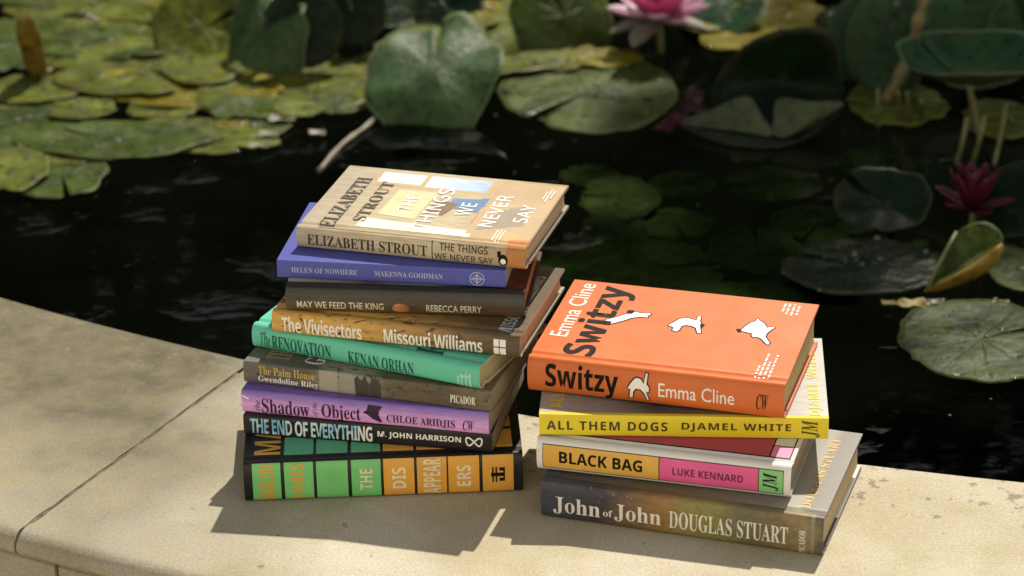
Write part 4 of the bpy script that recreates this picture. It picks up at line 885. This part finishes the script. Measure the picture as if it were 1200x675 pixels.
def sheet_part(name, pts, mats, parent, org, th=0.0015, bend=0.0):
    """leaf lobe from an outline of (px, py, z) points on the plants' own plane; solid, gently bent"""
    P = [at(*q) - org for q in pts]
    c = sum(P, Vector()) / len(P); nrm = Vector()
    for a, b_ in zip(P, P[1:] + P[:1]): nrm += (a - c).cross(b_ - c)
    nrm.normalize()
    if nrm.y > 0: nrm = -nrm; P.reverse()
    ring = []
    for i in range(len(P)):                                   # smooth the outline
        a, b_, c2, d2 = P[i - 1], P[i], P[(i + 1) % len(P)], P[(i + 2) % len(P)]
        for t in (0, 0.33, 0.66):
            ring.append(0.5 * ((2 * b_) + (-a + c2) * t + (2 * a - 5 * b_ + 4 * c2 - d2) * t * t + (-a + 3 * b_ - 3 * c2 + d2) * t ** 3))
    v, f, uv = [], [], []; n = len(ring); nr = 6
    for i in range(nr + 1):
        for j, p in enumerate(ring):
            q = i / nr; x = c.lerp(p, q); v.append(x + nrm * bend * (1 - q * q)); uv.append((j / n, q))
    for i in range(nr):
        for j in range(n): f.append((i * n + j, (i + 1) * n + j, (i + 1) * n + (j + 1) % n, i * n + (j + 1) % n))
    m0 = len(v); v2 = [p - nrm * th for p in v]; F = f + [tuple(k + m0 for k in reversed(q)) for q in f]; mi = [0] * len(f) + [1] * len(f)
    for j in range(n): a, b_ = nr * n + j, nr * n + (j + 1) % n; F.append((a, a + m0, b_ + m0, b_)); mi.append(0)
    me = mesh_from(v + v2, F, True, name, mi, uv + uv)
    bm = bmesh.new(); bm.from_mesh(me); bmesh.ops.remove_doubles(bm, verts=bm.verts[:], dist=1e-6); bmesh.ops.recalc_face_normals(bm, faces=bm.faces[:]); bm.to_mesh(me); bm.free()
    return link(name, me, parent, [LM[mats[0]], LM[mats[1]]])
# dark leaf whose two front lobes are folded over, pale side up
o0 = at(905, 158, WZ); root = empty('lily_leaf', o0); tag(root, 'dark leaf with two pale folded lobes, right of the large worn pad', 'lily leaf')
H = WZ
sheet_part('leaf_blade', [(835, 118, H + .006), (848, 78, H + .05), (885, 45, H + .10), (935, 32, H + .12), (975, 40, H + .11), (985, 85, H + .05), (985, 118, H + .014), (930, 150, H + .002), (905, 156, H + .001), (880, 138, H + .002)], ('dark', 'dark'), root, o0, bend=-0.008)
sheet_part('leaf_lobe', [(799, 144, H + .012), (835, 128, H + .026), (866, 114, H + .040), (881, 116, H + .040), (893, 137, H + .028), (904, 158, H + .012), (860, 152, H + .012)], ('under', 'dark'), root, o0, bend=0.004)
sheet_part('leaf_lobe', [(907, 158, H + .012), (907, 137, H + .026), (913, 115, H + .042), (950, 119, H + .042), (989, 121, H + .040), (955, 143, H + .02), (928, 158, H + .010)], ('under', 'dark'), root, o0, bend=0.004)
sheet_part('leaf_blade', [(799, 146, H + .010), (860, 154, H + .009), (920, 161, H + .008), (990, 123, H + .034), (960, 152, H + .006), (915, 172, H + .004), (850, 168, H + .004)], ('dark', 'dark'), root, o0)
# folded leaf with a rusty underside
o0 = at(1085, 340, WZ); root = empty('lily_leaf', o0); tag(root, 'folded oval leaf with a rusty yellow underside, above the blotched pad', 'lily leaf')
sheet_part('leaf_blade', [(1087, 338, H + .004), (1100, 312, H + .022), (1112, 287, H + .040), (1130, 266, H + .055), (1155, 260, H + .058), (1172, 271, H + .050), (1174, 286, H + .040), (1150, 304, H + .028), (1120, 322, H + .016)], ('green', 'dark'), root, o0, bend=-0.006)
sheet_part('leaf_underside', [(1083, 341, H + .006), (1120, 321, H + .022), (1150, 303, H + .034), (1174, 285, H + .046), (1173, 300, H + .036), (1160, 317, H + .022), (1130, 332, H + .010), (1100, 341, H + .004)], ('rust', 'green'), root, o0, bend=0.006)
mb = MB(); mb.tube([at(1086, 339, H + .008) - o0, at(1098, 314, H + .026) - o0, at(1112, 288, H + .044) - o0, at(1121, 272, H + .054) - o0], 0.0022, 8); mb.build('leaf_rib', [MSTALK], root)

# rolled brown leaf standing on the left
o0 = at(50, 92, WZ + .003); root = empty('curled_leaf', o0); tag(root, 'curled brown and yellow leaf standing on the pads at the left', 'dead leaf')
v, f, uv = [], [], []
ax = [at(47, 90, WZ + .004) - o0, at(40, 76, WZ + .022) - o0, at(34, 55, WZ + .050) - o0, at(30, 36, WZ + .076) - o0, at(27, 21, WZ + .096) - o0]
for i in range(21):
    t = i / 20 * 4; k = min(3, int(t)); p = ax[k].lerp(ax[k + 1], t - k); wd = 0.019 * (0.75 + 0.35 * math.sin(i / 20 * 2.6)) * (1 - 0.35 * max(0, (i - 15) / 5))
    for j in range(13):
        a = R(-200 + 300 * j / 12); q = 0.6 + 0.4 * j / 12
        v.append(p + Vector((math.cos(a) * wd * q, math.sin(a) * wd * q * 0.8, 0.004 * math.sin(j + i * .6)))); uv.append((i / 20, j / 12))
for i in range(20):
    for j in range(12): a = i * 13 + j; f.append((a, a + 1, a + 14, a + 13))
me = mesh_from(v, f, True, 'leaf', None, uv); ob = link('leaf_blade', me, root, [LM['rust'], LM['yellow']])
md = ob.modifiers.new('thickness', 'SOLIDIFY'); md.thickness = 0.0015; md.material_offset = 1
mb = MB(); mb.tube([at(44, 88, WZ + .006) - o0, at(56, 84, WZ + .012) - o0, at(64, 80, WZ + .004) - o0], [0.006, 0.004, 0.003], 8, 0, 0.3); mb.build('stalk', [MSTALK], root)

# stalks at the upper right
def stalk(name, label, pts, rad, mat, wob=0.25, cat='plant stalk', group=None):
    P = [at(*q) for q in pts]; o0 = P[-1].copy(); root_pts = []
    n = 14
    for i in range(n + 1):
        t = i / n * (len(P) - 1); k = min(len(P) - 2, int(t)); a = P[max(0, k - 1)]; b_, c2 = P[k], P[k + 1]; d2 = P[min(len(P) - 1, k + 2)]; t -= k
        root_pts.append(0.5 * ((2 * b_) + (-a + c2) * t + (2 * a - 5 * b_ + 4 * c2 - d2) * t * t + (-a + 3 * b_ - 3 * c2 + d2) * t ** 3) - o0)
    mb = MB(); mb.tube(root_pts, [rad * (1 + 0.28 * math.sin(i * 1.9) * wob * 2) for i in range(n + 1)], 12, 0, wob)
    o = mb.build(name, [mat]); o.location = o0; tag(o, label, cat, group); return o
stalk('flower_stalk', 'thick knotty yellow brown stalk bending down between the upright leaves', [(1088, -12, WZ + .145), (1077, 18, WZ + .115), (1070, 50, WZ + .08), (1058, 84, WZ + .045), (1037, 118, WZ + .008)], 0.0078, MSTALKB, 0.4)
for (xa, ya, xb, yb) in ((1028, 104, 1029, 152), (1052, 108, 1054, 148), (1063, 108, 1066, 150), (1080, 118, 1078, 145), (1133, 138, 1120, 195), (1154, 134, 1140, 190), (1179, 120, 1164, 196)):
    stalk('leaf_stalk', 'thin green stalk rising from the water under the leaves at the upper right', [(xa, ya, WZ + .055), ((xa + xb) / 2 + 1, (ya + yb) / 2, WZ + .028), (xb, yb, WZ - .004)], 0.0030, MSTALK, 0.2, group='thin stalks under the leaves at the upper right')

# flowers
def petal_mat(name, tip, base):
    m = NT(name); c = m.xyz(m.uv()); n = m.noise(m.obj(), 60, 4)
    col = m.ramp(m.math('ADD', c[1], m.math('MULTIPLY', m.math('SUBTRACT', n, .5), .35)), [(0.1, base), (0.95, tip)])
    m.set(Base_Color=col, Roughness=0.45); t = m.n('BsdfTranslucent'); m.l(col, t.inputs[0]); x = m.n('MixShader'); x.inputs[0].default_value = 0.3
    m.l(m.b.outputs[0], x.inputs[1]); m.l(t.outputs[0], x.inputs[2]); m.l(x.outputs[0], m.out.inputs[0]); return m.m
P_OUT = petal_mat('pale pink petal', (0.62, 0.42, 0.52), (0.52, 0.10, 0.27)); P_IN = petal_mat('magenta petal', (0.60, 0.10, 0.30), (0.50, 0.03, 0.10)); P_HEART = petal_mat('red petal', (0.42, 0.03, 0.06), (0.30, 0.02, 0.02)); P_SEP = petal_mat('pale sepal', (0.26, 0.27, 0.20), (0.24, 0.20, 0.16)); P_DRK = petal_mat('crimson petal', (0.11, 0.010, 0.024), (0.06, 0.004, 0.008)); P_CEN = simple('orange stamens', (0.45, 0.10, 0.015), 0.5)
def petal(parent, l, wd, el, az, mat, name='petal', curl=0.35):
    v, uv, f = [], [], []; nu, nv = 10, 6
    for i in range(nu + 1):
        t = i / nu; ww = wd * (math.sin(math.pi * min(1, 0.10 + t * 0.80)) ** 0.8) * (1 - 0.85 * max(0, (t - .78) / .22) ** 2)
        bend = curl * t * t
        for j in range(nv + 1):
            s_ = j / nv * 2 - 1; v.append(Vector((t * l * math.cos(bend * .4), s_ * ww, (bend + 0.0) * l * t * .5 + abs(s_) ** 2 * ww * 0.55))); uv.append((j / nv, t))
    for i in range(nu):
        for j in range(nv): a = i * (nv + 1) + j; f.append((a, a + nv + 1, a + nv + 2, a + 1))
    me = mesh_from(v, f, True, 'petal', None, uv)
    me.transform(Matrix.Rotation(R(az), 4, 'Z') @ Matrix.Translation((0.004, 0, 0)) @ Matrix.Rotation(-R(el), 4, 'Y'))
    o = link(name, me, parent, [mat]); md = o.modifiers.new('thickness', 'SOLIDIFY'); md.thickness = 0.0008
    return o
p = at(773, 24, WZ + .048); fl = empty('water_lily_flower', p); tag(fl, 'open pink and magenta water lily flower at the top of the photo', 'flower')
rnd = random.Random(4)
for a_ in (236, 5, 62, 120, 178): petal(fl, 0.066, 0.016, -16 + rnd.uniform(-3, 3), a_, P_SEP, 'sepal', 0.1)
for k in range(9): petal(fl, 0.068, 0.0155, 12 + rnd.uniform(-8, 6), k * 40 + 20 + rnd.uniform(-6, 6), P_OUT)
for k in range(9): petal(fl, 0.060, 0.0140, 36 + rnd.uniform(-6, 6), k * 40 + rnd.uniform(-6, 6), P_IN)
for k in range(8): petal(fl, 0.048, 0.0115, 60 + rnd.uniform(-6, 6), k * 45 + 10, P_HEART)
mb = MB()
for k in range(26): a = k * 2.4; r_ = 0.003 + 0.009 * math.sqrt(k / 26); mb.tube([(r_ * math.cos(a) * .6, r_ * math.sin(a) * .6, 0.002), (r_ * math.cos(a), r_ * math.sin(a), 0.026)], 0.0011, 5)
mb.build('stamens', [P_CEN], fl)
mb = MB(); mb.tube([(0, 0, 0.002), (0.002, 0.006, -0.04), (0.006, 0.02, -0.08)], 0.0045, 8); mb.build('stalk', [MSTALK], fl)
p = at(1140, 246, WZ + .018); fl = empty('water_lily_flower', p); tag(fl, 'half open dark red water lily flower in the shade at the right', 'flower')
for k in range(6): petal(fl, 0.046, 0.0105, 12 + rnd.uniform(-6, 10), k * 60 + 220, P_DRK, 'petal', 0.3)
for k in range(9): petal(fl, 0.054, 0.0085, 58 + rnd.uniform(-8, 8), k * 40 + 10, P_DRK)
for k in range(6): petal(fl, 0.050, 0.0075, 78 + rnd.uniform(-6, 6), k * 60 + 30, P_DRK)
mb = MB(); mb.tube([(0, 0, 0.002), (0.002, 0.006, -0.04), (0.006, 0.02, -0.05)], 0.004, 8); mb.build('stalk', [MSTALK], fl)

# reflection streak as a solid stand-in for a pale water reflection, and floating scraps
MSTREAK = simple('reflection streak', (0.24, 0.215, 0.16), 0.6, 0.5, 40)
stalk('reflection_streak', 'pale reflection streak lying aslant on the dark water behind the left stack', [(443, 133, WZ + .006), (428, 149, WZ + .004), (400, 170, WZ + .003), (374, 200, WZ + .001)], 0.0028, MSTREAK, 0.35, 'streak')
def scrap(px, py, wpx, mat, label, sy=0.6, spin=0, cat='petal scrap', group=None, name='floating_scrap'):
    p = at(px, py, WZ + .004); r_ = wpx / 2 / pxm(p); me = blade_mesh(r_, 1, sy, 3, spin, wave=0.12, cup=0.25, edge=0.2, seed=px * .13, th=0.001)
    o = link(name, me, None, [mat]); o.location = p + Vector((0, 0, 0.0015)); tag(o, label, cat, group)
PALE = simple('pale leaf and glint', (0.20, 0.19, 0.14), 0.5, 0.5, 60); YB = simple('yellow dead leaf', (0.36, 0.30, 0.10), 0.6, 0.5, 50); OB = simple('orange dead leaf', (0.45, 0.20, 0.05), 0.5, 0.4, 50)
for px, py, ww, mat, lb_ in [(331, 142, 30, PALE, 'pale floating piece made as a water glint, left of the pale reflection streak'), (316, 160, 26, PALE, 'pale water glint piece nearer the wall than its neighbour by the reed'), (304, 173, 22, PALE, 'smallest pale water glint piece left of the pale reflection streak'),  # pale discs here stand in for reflection glints on the water
    (1070, 360, 36, YB, 'yellow dead leaf scrap above the blotched pad'), (1095, 357, 22, PALE, 'whitish leaf scrap beside the yellow one above the blotched pad'), (1041, 357, 16, YB, 'tiny yellow scrap on the water left of the larger yellow one'), (1174, 358, 20, YB, 'yellow green scrap on the back of the blotched pad'),
    (296, 73, 24, OB, 'orange dead leaf lying on the wide olive pad'), (574, 38, 20, PALE, 'white bright scrap below the small yellow leaves'), (372, 158, 20, PALE, 'whitish scrap of leaf touching the pale reflection streak')]:
    scrap(px, py, ww, mat, lb_, 0.7 if ww < 40 else 0.35)

mb = MB(); rnd = random.Random(21)
for _ in range(420):
    x, y = rnd.uniform(-0.25, 1.0), rnd.uniform(2.15, 3.9)
    if math.hypot(x - CX, y - CY) > RI - 0.01: continue
    if noise.noise(Vector((x * 5, y * 5, 3))) < -0.05: continue
    r_ = rnd.uniform(0.0004, 0.0012); n = 6
    mb.add([(x + r_ * math.cos(k / n * math.tau), y + r_ * math.sin(k / n * math.tau) * rnd.uniform(.6, 1), WZ + 0.0009) for k in range(n)], [tuple(range(n))], rnd.choice((0, 0, 1)))
tag(mb.build('floating_specks', [simple('pollen specks', (0.20, 0.19, 0.12), 0.5), simple('duckweed', (0.10, 0.13, 0.03), 0.5)], None, False), kind='stuff')

# beads of water lying on the sunny pads
mb = MB(); rnd = random.Random(33)
pads = [o for o in COL.objects if o.name.startswith('lily_pad')]
for o in pads:
    vs = o.data.vertices; n = len(vs) // 2
    for _ in range(int(8 + 40 * min(1, o.dimensions.x / 0.25))):
        p = o.location + vs[rnd.randrange(n)].co; r_ = rnd.uniform(0.0008, 0.0020) if rnd.random() < 0.8 else rnd.uniform(0.0025, 0.0048)
        v, f = [(p.x, p.y, p.z + r_ * 0.62)], []
        for i in range(1, 4):
            a = i / 3 * math.pi / 2
            for k in range(8): b_ = k / 8 * math.tau; v.append((p.x + r_ * math.sin(a) * math.cos(b_), p.y + r_ * math.sin(a) * math.sin(b_), p.z - 0.0002 + r_ * 0.62 * math.cos(a)))
        for k in range(8):
            f.append((0, 1 + k, 1 + (k + 1) % 8))
            for i in range(2): f.append((1 + i * 8 + k, 1 + (i + 1) * 8 + k, 1 + (i + 1) * 8 + (k + 1) % 8, 1 + i * 8 + (k + 1) % 8))
        mb.add(v, f)
DROP = NT('water bead'); DROP.set(Base_Color=(0.05, 0.06, 0.02), Roughness=0.10, Specular_IOR_Level=0.8)
tag(mb.build('water_beads', [DROP.m]), kind='stuff')
